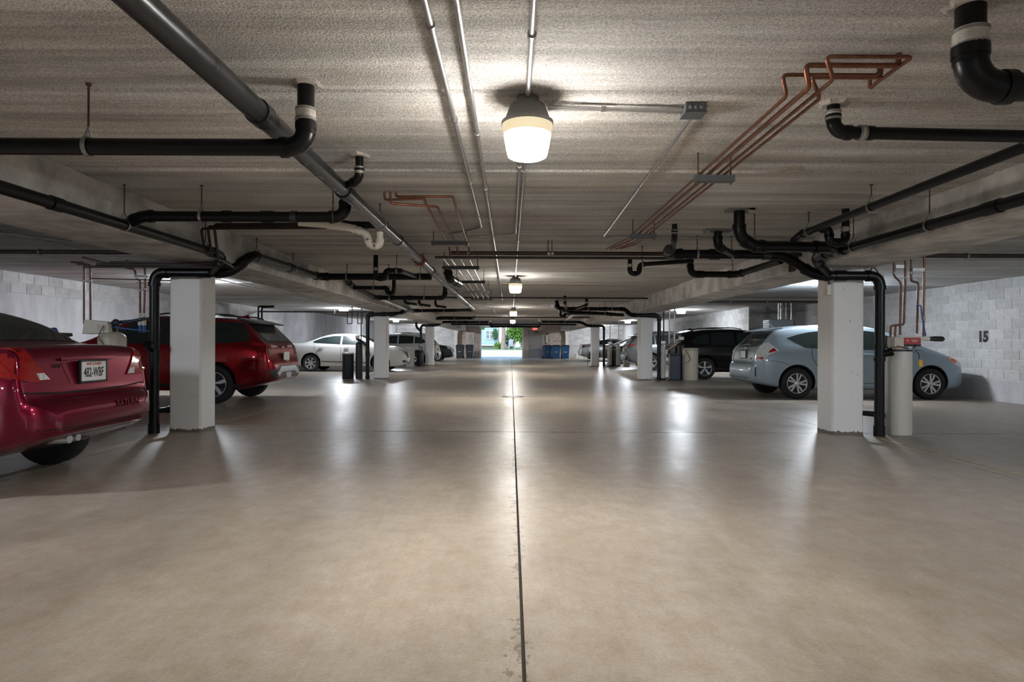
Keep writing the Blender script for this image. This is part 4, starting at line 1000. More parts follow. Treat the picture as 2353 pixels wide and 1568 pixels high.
class Car:
    def __init__(s, label, spec, col, loc, rotz, fine=True, metal=0.35):
        s.spec = spec
        s.root = thing('car', label, 'car', loc, rotz)
        s.paint = paint('paint_' + label.split()[0] + '_' + label.split()[1], col, metal)
        s.fine = fine
        s.make_body()
    def make_body(s):
        sp = s.spec; L = sp['L']
        f = {k: pchip(sp[k]) for k in ('top', 'bot', 'belt', 'half', 'roofw')}
        n1, n2 = (30, 60) if s.fine else (16, 34)
        st = [0.3 * (i / n1) ** 1.3 for i in range(n1)] + [0.3 + (L - 0.6) * i / n2 for i in range(n2)] + [L - 0.3 + 0.3 * (1 - (1 - i / n1) ** 1.3) for i in range(n1 + 1)]
        sub = 4 if s.fine else 3
        vs = []; rows = []
        for x in st:
            zt, zb, w = f['top'](x), f['bot'](x), f['half'](x)
            zs = min(f['belt'](x), zt - 0.035)
            wt = w * f['roofw'](x)
            cab = max(0.0, min(1.0, (zt - zs - 0.1) / 0.3))
            hh = zs - zb
            K = [(0, zb), (w * .82, zb), (w * .955, zb + .05), (w * .995, zb + hh * .35), (w, zb + hh * .66), (w * (.985 - .005 * cab), zb + hh * .9), (w * (.955 + 0.01 * cab), zs + 0.012 * (1 - cab)),
                 (wt * (1 - 0.03 * cab) + (0.012 if cab else 0), zt - .03 - .035 * cab), (wt * .88, zt - .012 - .012 * cab), (wt * .5, zt - .003), (0, zt)]
            # Catmull-Rom through the section, with straight glass between belt and roof rail
            P = []
            nK = len(K)
            for i in range(nK - 1):
                p0 = K[max(i - 1, 0)]; p1 = K[i]; p2 = K[i + 1]; p3 = K[min(i + 2, nK - 1)]
                lin = (i == 6 and cab > 0.05) or i == 0
                for q in range(sub):
                    t = q / sub
                    if lin: P.append((p1[0] + (p2[0] - p1[0]) * t, p1[1] + (p2[1] - p1[1]) * t)); continue
                    c = []
                    for j in (0, 1):
                        m1, m2 = (p2[j] - p0[j]) / 2, (p3[j] - p1[j]) / 2
                        if lin or (i == 5 and cab > 0.05): m2 = (p2[j] - p1[j]) * 0.7
                        if i == 7 and cab > 0.05: m1 = (p2[j] - p1[j]) * 0.7
                        lim = abs(p2[j] - p1[j]) * 2 + 1e-6
                        m1 = max(-lim, min(lim, m1)); m2 = max(-lim, min(lim, m2))
                        c.append((2 * t ** 3 - 3 * t * t + 1) * p1[j] + (t ** 3 - 2 * t * t + t) * m1 + (-2 * t ** 3 + 3 * t * t) * p2[j] + (t ** 3 - t * t) * m2)
                    P.append((max(0, c[0]), c[1]))
            P.append(K[-1])
            full = P + [(-y, z) for y, z in reversed(P[1:-1])]
            rows.append(len(full))
            vs += [(x, y, z) for y, z in full]
        n = rows[0]; S = len(st)
        fs = [(i * n + k, (i + 1) * n + k, (i + 1) * n + (k + 1) % n, i * n + (k + 1) % n) for i in range(S - 1) for k in range(n)]
        fs += [tuple(range(n)), tuple(reversed(range((S - 1) * n, S * n)))]
        bm = bmesh.new()
        bv = [bm.verts.new(v) for v in vs]
        for q in fs:
            try: bm.faces.new([bv[i] for i in q])
            except ValueError: pass
        bmesh.ops.remove_doubles(bm, verts=bm.verts[:], dist=1e-5)
        bmesh.ops.recalc_face_normals(bm, faces=bm.faces[:])
        bmesh.ops.triangulate(bm, faces=[q for q in bm.faces if len(q.verts) > 4])
        s.bvh = BVHTree.FromBMesh(bm)
        me = bpy.data.meshes.new('body'); bm.to_mesh(me); bm.free()
        me.polygons.foreach_set('use_smooth', [True] * len(me.polygons))
        me.materials.append(s.paint); me.materials.append(M['dark'])
        # wheel arches
        cut = MB()
        for wx in sp['wheel']:
            for sy in (-1, 1):
                yo = sp['half'][len(sp['half']) // 2][1]
                y0, y1 = sorted((sy * (yo - 0.30), sy * (yo + 0.2)))
                cut.lathe((wx, 0, sp['tr'] + 0.012), [(sp['tr'] + 0.052, y0), (sp['tr'] + 0.052, y1)], 40, 'Y', smooth=True)
        cm = bpy.data.meshes.new('cutter')
        cm.from_pydata([tuple(v) for v in cut.v], [], cut.f)
        cm.materials.append(s.paint); cm.materials.append(M['dark'])
        cm.polygons.foreach_set('material_index', [1] * len(cm.polygons)); cm.update()
        b = bmesh.new(); b.from_mesh(cm); bmesh.ops.remove_doubles(b, verts=b.verts[:], dist=1e-5); bmesh.ops.recalc_face_normals(b, faces=b.faces[:]); b.to_mesh(cm); b.free()
        A = bpy.data.objects.new('body', me); B = bpy.data.objects.new('cutter', cm)
        COL.objects.link(A); COL.objects.link(B)
        md = A.modifiers.new('arch', 'BOOLEAN'); md.operation = 'DIFFERENCE'; md.object = B; md.solver = 'EXACT'
        bpy.context.view_layer.update()
        me2 = bpy.data.meshes.new_from_object(A.evaluated_get(bpy.context.evaluated_depsgraph_get()))
        bpy.data.objects.remove(A); bpy.data.objects.remove(B); bpy.data.meshes.remove(cm)
        me2.name = 'body'
        s.body = link('body', me2, s.root)
        if len(me2.materials) < 2: me2.materials.append(M['dark'])
    def patch(s, name, poly, ang, mat, off=0.004, mirror=False, parent=None, grid=0.07, top=False, skirt=0.012, bend=0.0):
        """thin panel laid on the body: poly in the view seen along the angle (0 rear, -90 the +y flank, 180 front) or from the top"""
        bm = bmesh.new()
        vv = [bm.verts.new((p[0], p[1], 0)) for p in poly]
        bm.faces.new(vv)
        lo = [min(p[j] for p in poly) for j in (0, 1)]; hi = [max(p[j] for p in poly) for j in (0, 1)]
        for j in (0, 1):
            k = lo[j] + grid
            while k < hi[j] - 1e-4:
                nrm = (1, 0, 0) if j == 0 else (0, 1, 0)
                co = (k, 0, 0) if j == 0 else (0, k, 0)
                bmesh.ops.bisect_plane(bm, geom=bm.verts[:] + bm.edges[:] + bm.faces[:], plane_co=co, plane_no=nrm)
                k += grid
        a = math.radians(ang)
        d = V((0, 0, -1)) if top else V((math.cos(a), math.sin(a), 0))
        u = V((1, 0, 0)) if top else V((-math.sin(a), math.cos(a), 0))
        w = V((0, 1, 0)) if top else V((0, 0, 1))
        for v in bm.verts:
            o = u * v.co.x + w * v.co.y - d * 8
            if ang == 180 and not top: o = V((0, 0, 0)) + V((0, -v.co.x * -1, 0)) * 1 + w * v.co.y - d * 8
            h = s.bvh.ray_cast(o, d)
            if h[0] is None:
                q = s.bvh.find_nearest(u * v.co.x + w * v.co.y + (V((s.spec['L'] / 2, 0, 0)) if abs(ang) < 5 else V((0, 0, 0))) - d * 1.0)
                h = q
            n = h[1]
            if n.dot(d) > 0: n = -n
            v.co = h[0] + n * off
        be = [e for e in bm.edges if e.is_boundary]
        r = bmesh.ops.extrude_edge_only(bm, edges=be)
        for v in r['geom']:
            if isinstance(v, bmesh.types.BMVert): v.co += d * skirt
        bmesh.ops.recalc_face_normals(bm, faces=bm.faces[:])
        me = bpy.data.meshes.new(name); bm.to_mesh(me)
        me.polygons.foreach_set('use_smooth', [True] * len(me.polygons))
        try: me.set_sharp_from_angle(angle=math.radians(40))
        except Exception: pass
        me.materials.append(mat)
        o = link(name, me, parent or s.root)
        out = [o]
        if mirror:
            for v in bm.verts: v.co.y *= -1
            for q in bm.faces: q.normal_flip()
            m2 = bpy.data.meshes.new(name); bm.to_mesh(m2)
            m2.polygons.foreach_set('use_smooth', [True] * len(m2.polygons))
            try: m2.set_sharp_from_angle(angle=math.radians(40))
            except Exception: pass
            m2.materials.append(mat)
            out.append(link(name, m2, parent or s.root))
        bm.free()
        return out
    def strip(s, name, pts, wid, ang, mat, mirror=True, off=0.0025):
        """thin line along a polyline in the view"""
        L, R = [], []
        for i, p in enumerate(pts):
            a = pts[max(i - 1, 0)]; b = pts[min(i + 1, len(pts) - 1)]
            t = V((b[0] - a[0], b[1] - a[1], 0)).normalized(); n = V((-t.y, t.x, 0)) * wid / 2
            L.append((p[0] + n.x, p[1] + n.y)); R.append((p[0] - n.x, p[1] - n.y))
        return s.patch(name, L + R[::-1], ang, mat, off, mirror, skirt=0.004)
    def hit(s, y, z, side='rear'):
        d = V((1, 0, 0)) if side == 'rear' else V((-1, 0, 0))
        h = s.bvh.ray_cast(V((-5 if side == 'rear' else 12, y, z)), d)
        return h[0] if h[0] is not None else V((0, y, z))
    def wheels(s, spokes=5, twin=False, width=0.2, rim_mat=None):
        sp = s.spec; r = sp['tr']
        yo = sp['half'][len(sp['half']) // 2][1] - 0.012
        for wx in sp['wheel']:
            for sy in (-1, 1):
                y0 = sy * (yo - width)
                prof = [(r * .66, 0), (r * .9, -.004), (r * .975, .015), (r, .04), (r, width - .04), (r * .975, width - .015), (r * .92, width + .002), (r * .68, width), (r * .655, width - .02), (r * .64, width - .03)]
                prof = [(a, b * sy) for a, b in prof]
                o = MB().lathe((wx, y0, r), prof, 36, 'Y').build('wheel', M['tyre'], s.root, local=True)
                yf = y0 + sy * (width - .012)
                m = MB()
                m.lathe((wx, yf, r), [(r * .645, -sy * .03), (r * .66, sy * .006), (r * .63, sy * .010), (r * .60, sy * .0), (r * .60, -sy * .035)], 36, 'Y')
                m.lathe((wx, yf - sy * .01, r), [(r * .17, -sy * .02), (r * .17, sy * .004), (r * .10, sy * .014), (0.0, sy * .015)], 18, 'Y')
                n = spokes * (2 if twin else 1)
                for k in range(n):
                    a = 2 * math.pi * k / n + 0.3
                    if twin: a += (0.10 if k % 2 else -0.10)
                    c, q = math.cos(a), math.sin(a)
                    w0, w1 = (r * .075, r * .10) if not twin else (r * .05, r * .06)
                    sk = 0.06 if twin else 0
                    pts = []
                    for rr, w in ((r * .12, w0), (r * .62, w1)):
                        for sg in (-1, 1):
                            xx = rr * c - sg * w * q + (sk * r * -q if rr > r * .3 else 0); zz = rr * q + sg * w * c + (sk * r * c if rr > r * .3 else 0)
                            pts.append((xx, zz))
                    yb, yt = yf - sy * .03, yf - sy * (.002)
                    vv = [(wx + p[0], yb, r + p[1]) for p in pts] + [(wx + p[0], yt, r + p[1]) for p in pts]
                    m.add(vv, [(0, 1, 3, 2), (4, 6, 7, 5), (0, 4, 5, 1), (2, 3, 7, 6), (0, 2, 6, 4), (1, 5, 7, 3)])
                m.build('rim', rim_mat or M['rim'], o, local=True)
                MB().lathe((wx, yf - sy * .05, r), [(0.0, 0.0), (r * .64, 0.0)], 24, 'Y').build('brake_disc', M['dark'], o, local=True)
    def plate(s, z, text='', y=0.0, side='rear', w=0.31, h=0.155, frame=True, tilt=0.0, top='WISCONSIN', push=0.006):
        ps = [s.hit(y + dy, z + dz, side).x for dy in (-w / 2, 0, w / 2) for dz in (-h / 2, h / 2)]
        sg = -1 if side == 'rear' else 1
        x = (min(ps) if side == 'rear' else max(ps)) + sg * push
        o = MB().box((x, y, z), (0.012, w, h)).build('license_plate', M['plate'], s.root, local=True)
        if frame:
            m = MB()
            for dy, dz, ww, hh in ((0, h / 2 + .006, w + .03, .014), (0, -h / 2 - .006, w + .03, .014), (w / 2 + .007, 0, .014, h + .02), (-w / 2 - .007, 0, .014, h + .02)):
                m.box((x - 0.002 * -sg, y + dy, z + dz), (0.018, ww, hh))
            m.build('plate_frame', M['black_trim'], o, local=True)
        R = Matrix(((0, 0, sg, 0), (sg * 1.0, 0, 0, 0), (0, 1, 0, 0), (0, 0, 0, 1)))   # text x -> -y at the rear
        if text:
            text_obj('lettering', text, 0.105, M['ink'], o, Matrix.Translation((x + sg * .0065, y, z - 0.012)) @ R @ Matrix.Scale(0.60, 4, (1, 0, 0)), 0.0006, 0.002)
            if top: text_obj('lettering', top, 0.034, M['red_ink'], o, Matrix.Translation((x + sg * .0065, y, z + h / 2 - 0.02)) @ R, 0.0006, 0.0006)
        return o
    def badge(s, text, size, y, z, mat, side='rear', emboss=0.003, bold=0.001, push=0.003, nm='badge'):
        sg = -1 if side == 'rear' else 1
        p = s.hit(y, z, side)
        p2, p3 = s.hit(y + 0.04, z, side), s.hit(y - 0.04, z, side)
        yaw = math.atan2(p2.x - p3.x, 0.08)
        R = Matrix(((0, 0, sg, 0), (sg * 1.0, 0, 0, 0), (0, 1, 0, 0), (0, 0, 0, 1)))
        return text_obj(nm, text, size, mat, s.root, Matrix.Translation((p.x + sg * push, y, z)) @ Matrix.Rotation(-yaw, 4, 'Z') @ R, emboss, bold)
    def mirrors(s, x, z, mat=None):
        for sy in (-1, 1):
            yo = s.spec['half'][len(s.spec['half']) // 2][1]
            MB().bbox((x, sy * (yo + 0.07), z), (0.13, 0.19, 0.13), 0.03).box((x, sy * (yo - 0.05), z - 0.04), (0.06, 0.14, 0.04)).build('mirror', mat or s.paint, s.root, local=True)

def lamp_bits(car, name, y, z, side, mat): pass

# ---------------------------------------------------------------- maroon sedan, rear to the aisle
c = Car('dark maroon sedan parked nose to the wall, cropped by the photo edge', SEDAN_A, (0.15, 0.002, 0.020), (-3.28, 5.22, 0), math.pi, metal=0.6)
c.patch('rear_window', [(.66, -.60), (.66, .60), (1.28, .53), (1.28, -.53)], 0, M['glass'], top=True, off=0.005)
c.patch('windshield', [(2.95, -.55), (2.95, .55), (3.66, .66), (3.66, -.66)], 0, M['glass'], top=True, off=0.005)
c.patch('side_window', [(1.04, 1.05), (1.24, 1.23), (1.6, 1.36), (1.95, 1.39), (2.28, 1.395), (2.28, 1.03)], -90, M['glass'], mirror=True)
c.patch('side_window', [(2.36, 1.03), (2.36, 1.395), (2.75, 1.37), (3.12, 1.26), (3.45, 1.04)], -90, M['glass'], mirror=True)
tl = c.patch('tail_light', [(.79, 1.075), (.655, 1.075), (.60, .99), (.52, .895), (.47, .845), (.66, .84), (.80, .875)], 0, M['red_lens'], off=0.010, mirror=True, grid=0.05)
for k, o in enumerate(tl):
    sg = 1 if k == 0 else -1
    q = c.patch('reverse_lens', [(sg * .60, .90), (sg * .53, .90), (sg * .478, .85), (sg * .58, .85)], 0, M['clear_lens'], off=0.0135, parent=o, grid=0.04)
c.patch('side_tail_light', [(.16, .86), (.16, 1.06), (.30, 1.03), (.36, .95)], -90, M['red_lens'], off=0.008, mirror=True, grid=0.05)
c.patch('plate_recess', [(-.33, .985), (.33, .985), (.255, .80), (-.255, .80)], 0, c.paint, off=0.002, grid=0.06)
c.strip('plate_moulding', [(-.34, .995), (0, 1.0), (.34, .995)], 0.022, 0, c.paint, mirror=False, off=0.02)
c.plate(.895, '482-WBF', push=0.012)
c.badge('ION', 0.045, 0.38, .945, M['chrome'], push=0.004)
c.badge('SATURN', 0.085, -0.30, .615, c.paint, emboss=0.004, nm='embossed_lettering').scale = (1, 1, 1)
c.strip('trunk_seam', [(.80, .77), (.4, .745), (0, .74), (-.4, .745), (-.80, .77)], 0.012, 0, M['dark'], mirror=False)
c.strip('bumper_seam', [(-.70, .50), (0, .475), (.70, .50)], 0.006, 0, M['dark'], mirror=False)
c.strip('door_seam', [(1.30, 1.02), (1.30, .75), (1.42, .40)], 0.008, -90, M['dark'])
c.strip('door_seam', [(2.32, 1.02), (2.32, .33)], 0.008, -90, M['dark'])
c.patch('lower_valance', [(-.66, .47), (.66, .47), (.6, .42), (-.6, .42)], 0, M['black_trim'], off=0.003)
for y in (0.28, 0.18):
    MB().tube([(0.10, y, 0.385), (0.8, y, 0.36)], 0.034 if y > 0.2 else 0.03, seg=16).build('tailpipe', M['silver_trim'], c.root, local=True)
MB().lathe((0.62, -0.36, 0.34), [(0.0, -0.3), (0.1, -0.29), (0.1, 0.29), (0.0, 0.3)], 20, 'Y').build('muffler', M['cast_iron'], c.root, local=True)
c.wheels(5)
c.mirrors(3.3, 1.0)

# ---------------------------------------------------------------- crossovers
def crossover(label, col, loc, rotz, red_detail=False, roof=None, fine=True, metal=0.35, lights='red_lens', plate_text='', plate_z=.87):
    c = Car(label, CROSS, col, loc, rotz, fine, metal)
    c.patch('rear_window', [(-.60, 1.16), (.60, 1.16), (.64, 1.22), (.58, 1.47), (-.58, 1.47), (-.64, 1.22)], 0, M['glass'], off=0.006)
    c.patch('windshield', [(2.75, -.56), (2.75, .56), (3.38, .70), (3.38, -.70)], 0, M['glass'], top=True, off=0.005)
    c.patch('quarter_window', [(.62, 1.20), (.85, 1.40), (1.22, 1.49), (1.22, 1.12), (.75, 1.14)], -90, M['glass'], mirror=True)
    c.patch('side_window', [(1.28, 1.12), (1.28, 1.50), (1.8, 1.535), (2.05, 1.53), (2.05, 1.10)], -90, M['glass'], mirror=True)
    c.patch('side_window', [(2.13, 1.10), (2.13, 1.525), (2.55, 1.49), (2.9, 1.36), (3.20, 1.14)], -90, M['glass'], mirror=True)
    if roof is not None:
        c.patch('roof_panel', [(.62, -.60), (.62, .60), (1.3, .66), (2.6, .62), (2.6, -.62), (1.3, -.66)], 0, roof, top=True, off=0.003)
        c.patch('pillar_trim', [(.42, 1.16), (.52, 1.42), (.62, 1.53), (.9, 1.575), (1.5, 1.605), (2.0, 1.615), (2.5, 1.57), (3.3, 1.13), (2.1, 1.08), (1.2, 1.10), (.7, 1.125)], -90, roof, mirror=True, off=0.0025)
        c.patch('hatch_trim', [(-.80, 1.125), (.80, 1.125), (.70, 1.50), (-.70, 1.50)], 0, roof, off=0.003)
    # spoiler over the rear window
    m = MB()
    sx = [(.30, 1.495), (.55, 1.555), (.75, 1.60), (.75, 1.56), (.55, 1.50), (.33, 1.475)]
    for a, b in ((-.62, .62),):
        vs = [(x, a, z) for x, z in sx] + [(x, b, z) for x, z in sx]
        n = len(sx)
        m.add(vs, [tuple(range(n)), tuple(reversed(range(n, 2 * n)))] + [(k, n + k, n + (k + 1) % n, (k + 1) % n) for k in range(n)])
    m.build('spoiler', roof or c.paint, c.root, local=True)
    for sy in (-1, 1):
        MB().tube([(.72, sy * .60, 1.60), (.85, sy * .61, 1.645), (1.5, sy * .62, 1.68), (2.1, sy * .61, 1.675), (2.35, sy * .60, 1.63)], 0.016, 0.08, 8).build('roof_rail', M['black_trim'], c.root, local=True)
    MB().add([(.75, 0, 1.59), (1.0, 0, 1.615), (.80, 0, 1.68), (.75, .03, 1.59), (1.0, .012, 1.615), (.79, .006, 1.68), (.75, -.03, 1.59), (1.0, -.012, 1.615), (.79, -.006, 1.68)],
             [(3, 4, 5), (8, 7, 6), (3, 5, 8, 6), (4, 7, 8, 5), (3, 6, 7, 4)]).build('antenna_fin', c.paint, c.root, local=True)
    c.strip('cladding', [(.0, .30), (1.8, .30), (4.4, .33)], 0.13, -90, M['black_trim'])
    c.strip('door_seam', [(1.25, 1.10), (1.30, .80), (1.42, .40)], 0.008, -90, M['dark'])
    c.strip('door_seam', [(2.09, 1.10), (2.09, .38)], 0.008, -90, M['dark'])
    for x0 in (1.32, 2.18): MB().bbox((x0 + 0.1, 0, 0), (0.001, 0.001, 0.001), 0.0002) if False else None
    for x0 in (1.38, 2.22):
        for sy in (-1, 1): MB().bbox((x0 + 0.09, sy * 0.93, .97), (0.17, 0.03, 0.026), 0.008).build('door_handle', c.paint, c.root, local=True)
    # rear: lower black bumper with a silver skid panel
    c.patch('lower_bumper', [(-.84, .64), (-.62, .62), (-.45, .70), (.45, .70), (.62, .62), (.84, .64), (.84, .40), (-.84, .40)], 0, M['black_trim'], off=0.006)
    c.patch('skid_panel', [(-.62, .55), (-.40, .67), (.40, .67), (.62, .55), (.52, .50), (.36, .57), (-.36, .57), (-.52, .50)], 0, M['silver_trim'], off=0.012)
    c.patch('skid_panel', [(-.16, .55), (.16, .55), (.13, .45), (-.13, .45)], 0, M['silver_trim'], off=0.012)
    # slim lamps and their dark corner trim
    for o in c.patch('tail_light', [(.80, 1.10), (.62, 1.09), (.24, 1.07), (.26, 1.03), (.60, 1.02), (.80, 1.06)], 0, M[lights], off=0.010, mirror=True):
        pass
    c.patch('lamp_glass', [(.58, 1.085), (.26, 1.065), (.28, 1.035), (.58, 1.028)], 0, M['clear_lens'] if red_detail else M['black_trim'], off=0.013, mirror=True)
    c.patch('corner_trim', [(.74, 1.02), (.66, 1.02), (.70, .90), (.80, .90), (.78, .94)], 0, M['black_trim'], off=0.008, mirror=True)
    c.patch('side_tail_light', [(.12, 1.05), (.12, 1.11), (.42, 1.12), (.36, 1.07)], -90, M[lights], off=0.006, mirror=True)
    c.plate(plate_z, plate_text, frame=False, push=0.01)
    # front
    c.patch('headlight', [(.55, .95), (.82, .99), (.80, .90), (.55, .88)], 180, M['clear_lens'], off=0.006, mirror=True)
    c.patch('grille', [(-.5, .85), (.5, .85), (.42, .62), (-.42, .62)], 180, M['black_trim'], off=0.005)
    c.wheels(5)
    c.mirrors(2.95, 1.13)
    return c
c = crossover('bright red crossover with black roof and silver bumper panel', (0.22, 0.003, 0.006), (-4.40, 12.74, 0), math.pi, True, M['black_trim'], plate_text='ABX-713' if False else '', metal=0.55)
c.badge('EQUINOX', 0.042, -0.05, .775, M['chrome'], nm='lettering')
p = c.hit(0, 1.035)
MB().add([(p.x - .02, a, 1.04 + b) for a, b in ((-.06, -.012), (-.02, -.022), (.02, -.022), (.06, -.012), (.06, .012), (.02, .022), (-.02, .022), (-.06, .012))] + [(p.x - .008, a, 1.04 + b) for a, b in ((-.06, -.012), (-.02, -.022), (.02, -.022), (.06, -.012), (.06, .012), (.02, .022), (-.02, .022), (-.06, .012))],
         [tuple(range(8)), tuple(reversed(range(8, 16)))] + [(k, 8 + k, 8 + (k + 1) % 8, (k + 1) % 8) for k in range(8)]).build('emblem', M['chrome'], c.root, local=True)
c = crossover('black crossover parked behind the blue wagon', (0.006, 0.006, 0.007), (5.22, 21.75, 0), 0, roof=None, metal=0.1)
c = crossover('white crossover parked behind the far end of the white sedan', (0.50, 0.50, 0.49), (-3.80, 34.4, 0), math.pi, fine=False, metal=0.0)
c = crossover('grey crossover with red tail lights beyond the black softener tanks', (0.16, 0.165, 0.17), (4.95, 28.5, 0), 0, fine=False, metal=0.5)

# ---------------------------------------------------------------- pale blue wagon
c = Car('pale blue wagon parked tail out behind a white column', WAGON, (0.28, 0.355, 0.41), (5.06, 14.29, 0), 0, metal=0.1)
c.patch('rear_window', [(-.56, 1.085), (0, 1.07), (.56, 1.085), (.62, 1.13), (.57, 1.37), (-.57, 1.37), (-.62, 1.13)], 0, M['glass'], off=0.006)
c.patch('windshield', [(2.65, -.54), (2.65, .54), (3.55, .68), (3.55, -.68)], 0, M['glass'], top=True, off=0.005)
c.patch('quarter_window', [(.74, 1.27), (.98, 1.345), (1.22, 1.395), (1.22, 1.055), (1.08, 1.075), (.80, 1.235)], -90, M['glass'], mirror=True)
c.patch('side_window', [(1.22, 1.055), (1.22, 1.395), (1.7, 1.45), (2.12, 1.455), (2.12, 1.03)], -90, M['glass'], off=0.0045, mirror=True)
c.patch('side_window', [(2.19, 1.03), (2.19, 1.453), (2.6, 1.41), (3.0, 1.29), (3.42, 1.05), (3.3, 1.02)], -90, M['glass'], mirror=True)
c.patch('front_quarter_window', [(3.46, 1.03), (3.34, 1.015), (3.30, 1.02), (3.44, 1.05), (3.62, .985)], -90, M['black_trim'], mirror=True, off=0.006)
for o in c.patch('tail_light', [(.59, .80), (.80, .80), (.84, .90), (.985, 1.00), (.80, 1.17), (.72, 1.15), (.60, .98)], -40, M['clear_lens'], off=0.010, mirror=True, grid=0.05):
    pass
c.patch('red_lens', [(.84, .955), (.965, 1.00), (.90, 1.06), (.85, 1.0)], -40, M['red_lens'], off=0.014, mirror=True, grid=0.05)
c.patch('amber_lens', [(.66, .82), (.76, .82), (.78, .87), (.68, .87)], -40, M['red_lens'], off=0.013, mirror=True, grid=0.05)
m = MB()
sx = [(.30, 1.425), (.50, 1.47), (.72, 1.505), (.72, 1.47), (.52, 1.42), (.32, 1.41)]
vs = [(x, -.58, z) for x, z in sx] + [(x, .58, z) for x, z in sx]
m.add(vs, [tuple(range(6)), tuple(reversed(range(6, 12)))] + [(k, 6 + k, 6 + (k + 1) % 6, (k + 1) % 6) for k in range(6)]).build('spoiler', c.paint, c.root, local=True)
MB().tube([(.78, 0, 1.495), (.58, 0, 1.66)], 0.006, seg=8).lathe((.80, 0, 1.485), [(.03, 0), (.02, .025), (0, .03)], 10).build('antenna', M['black_trim'], c.root, local=True)
c.patch('plate_recess', [(-.30, 1.0), (.30, 1.0), (.24, .84), (-.24, .84)], 0, c.paint, off=0.002)
c.strip('chrome_bar', [(-.31, 1.005), (0, 1.01), (.31, 1.005)], 0.02, 0, M['chrome'], mirror=False, off=0.014)
c.plate(.915, '', frame=True, push=0.012)
p = c.hit(0, 1.045)
m = MB()
for R1, R2, t in ((.052, .036, 0), (.030, .036, 0), (.018, .030, 0)):
    pts = [(p.x - .012, R1 * math.cos(a), 1.043 + R2 * math.sin(a)) for a in [k * math.pi / 10 for k in range(21)]]
    m.ring_sweep(pts, 0.006, 6)
m.build('emblem', M['chrome'], c.root, local=True)
c.badge('v', 0.06, -0.42, .985, M['chrome'], nm='lettering')
c.badge('HYBRID', 0.032, -0.44, .83, M['ink'], nm='lettering')
c.strip('hatch_seam', [(-.66, 1.05), (-.62, .80), (-.52, .735), (0, .725), (.52, .735), (.62, .80), (.66, 1.05)], 0.010, 0, M['dark'], mirror=False)
c.strip('bumper_seam', [(.30, .80), (.55, .77), (.75, .72)], 0.007, -90, M['dark'])
c.strip('door_seam', [(1.22, 1.05), (1.22, .86), (1.30, .72), (1.50, .50), (1.55, .32)], 0.009, -90, M['dark'])
c.strip('door_seam', [(2.15, 1.03), (2.15, .30)], 0.008, -90, M['dark'])
c.strip('door_seam', [(3.32, 1.0), (3.25, .8), (3.22, .32)], 0.008, -90, M['dark'])
c.patch('bumper_slot', [(.655, .66), (.685, .66), (.685, .46), (.655, .46)], -35, M['black_trim'], mirror=True, off=0.004)
c.strip('bumper_lip', [(-.66, .435), (0, .41), (.66, .435)], 0.006, 0, M['dark'], mirror=False)
for x0 in (1.36, 2.28):
    for sy in (-1, 1):
        MB().bbox((x0 + 0.10, sy * 0.892, .93), (0.20, 0.03, 0.028), 0.008).build('door_handle', M['silver_trim'] if False else c.paint, c.root, local=True)
c.strip('sill_line', [(1.3, .36), (2.3, .33), (3.3, .34)], 0.010, -90, M['dark'])
c.patch('headlight', [(4.02, .86), (4.12, .90), (4.38, .76), (4.42, .66), (4.28, .70)], -90, M['clear_lens'], off=0.007, mirror=True)
c.patch('turn_signal', [(4.02, .86), (4.12, .90), (4.30, .80), (4.24, .745)], -90, M['amber_lens'], off=0.010, mirror=True)
MB().tube([(p.x - .01, .30, 1.10), (p.x + .05, .05, 1.14), (p.x + .06, -.12, 1.13)], 0.010, seg=8).build('wiper', M['silver_trim'], c.root, local=True)
c.wheels(5, twin=True)
c.mirrors(3.25, 1.04)

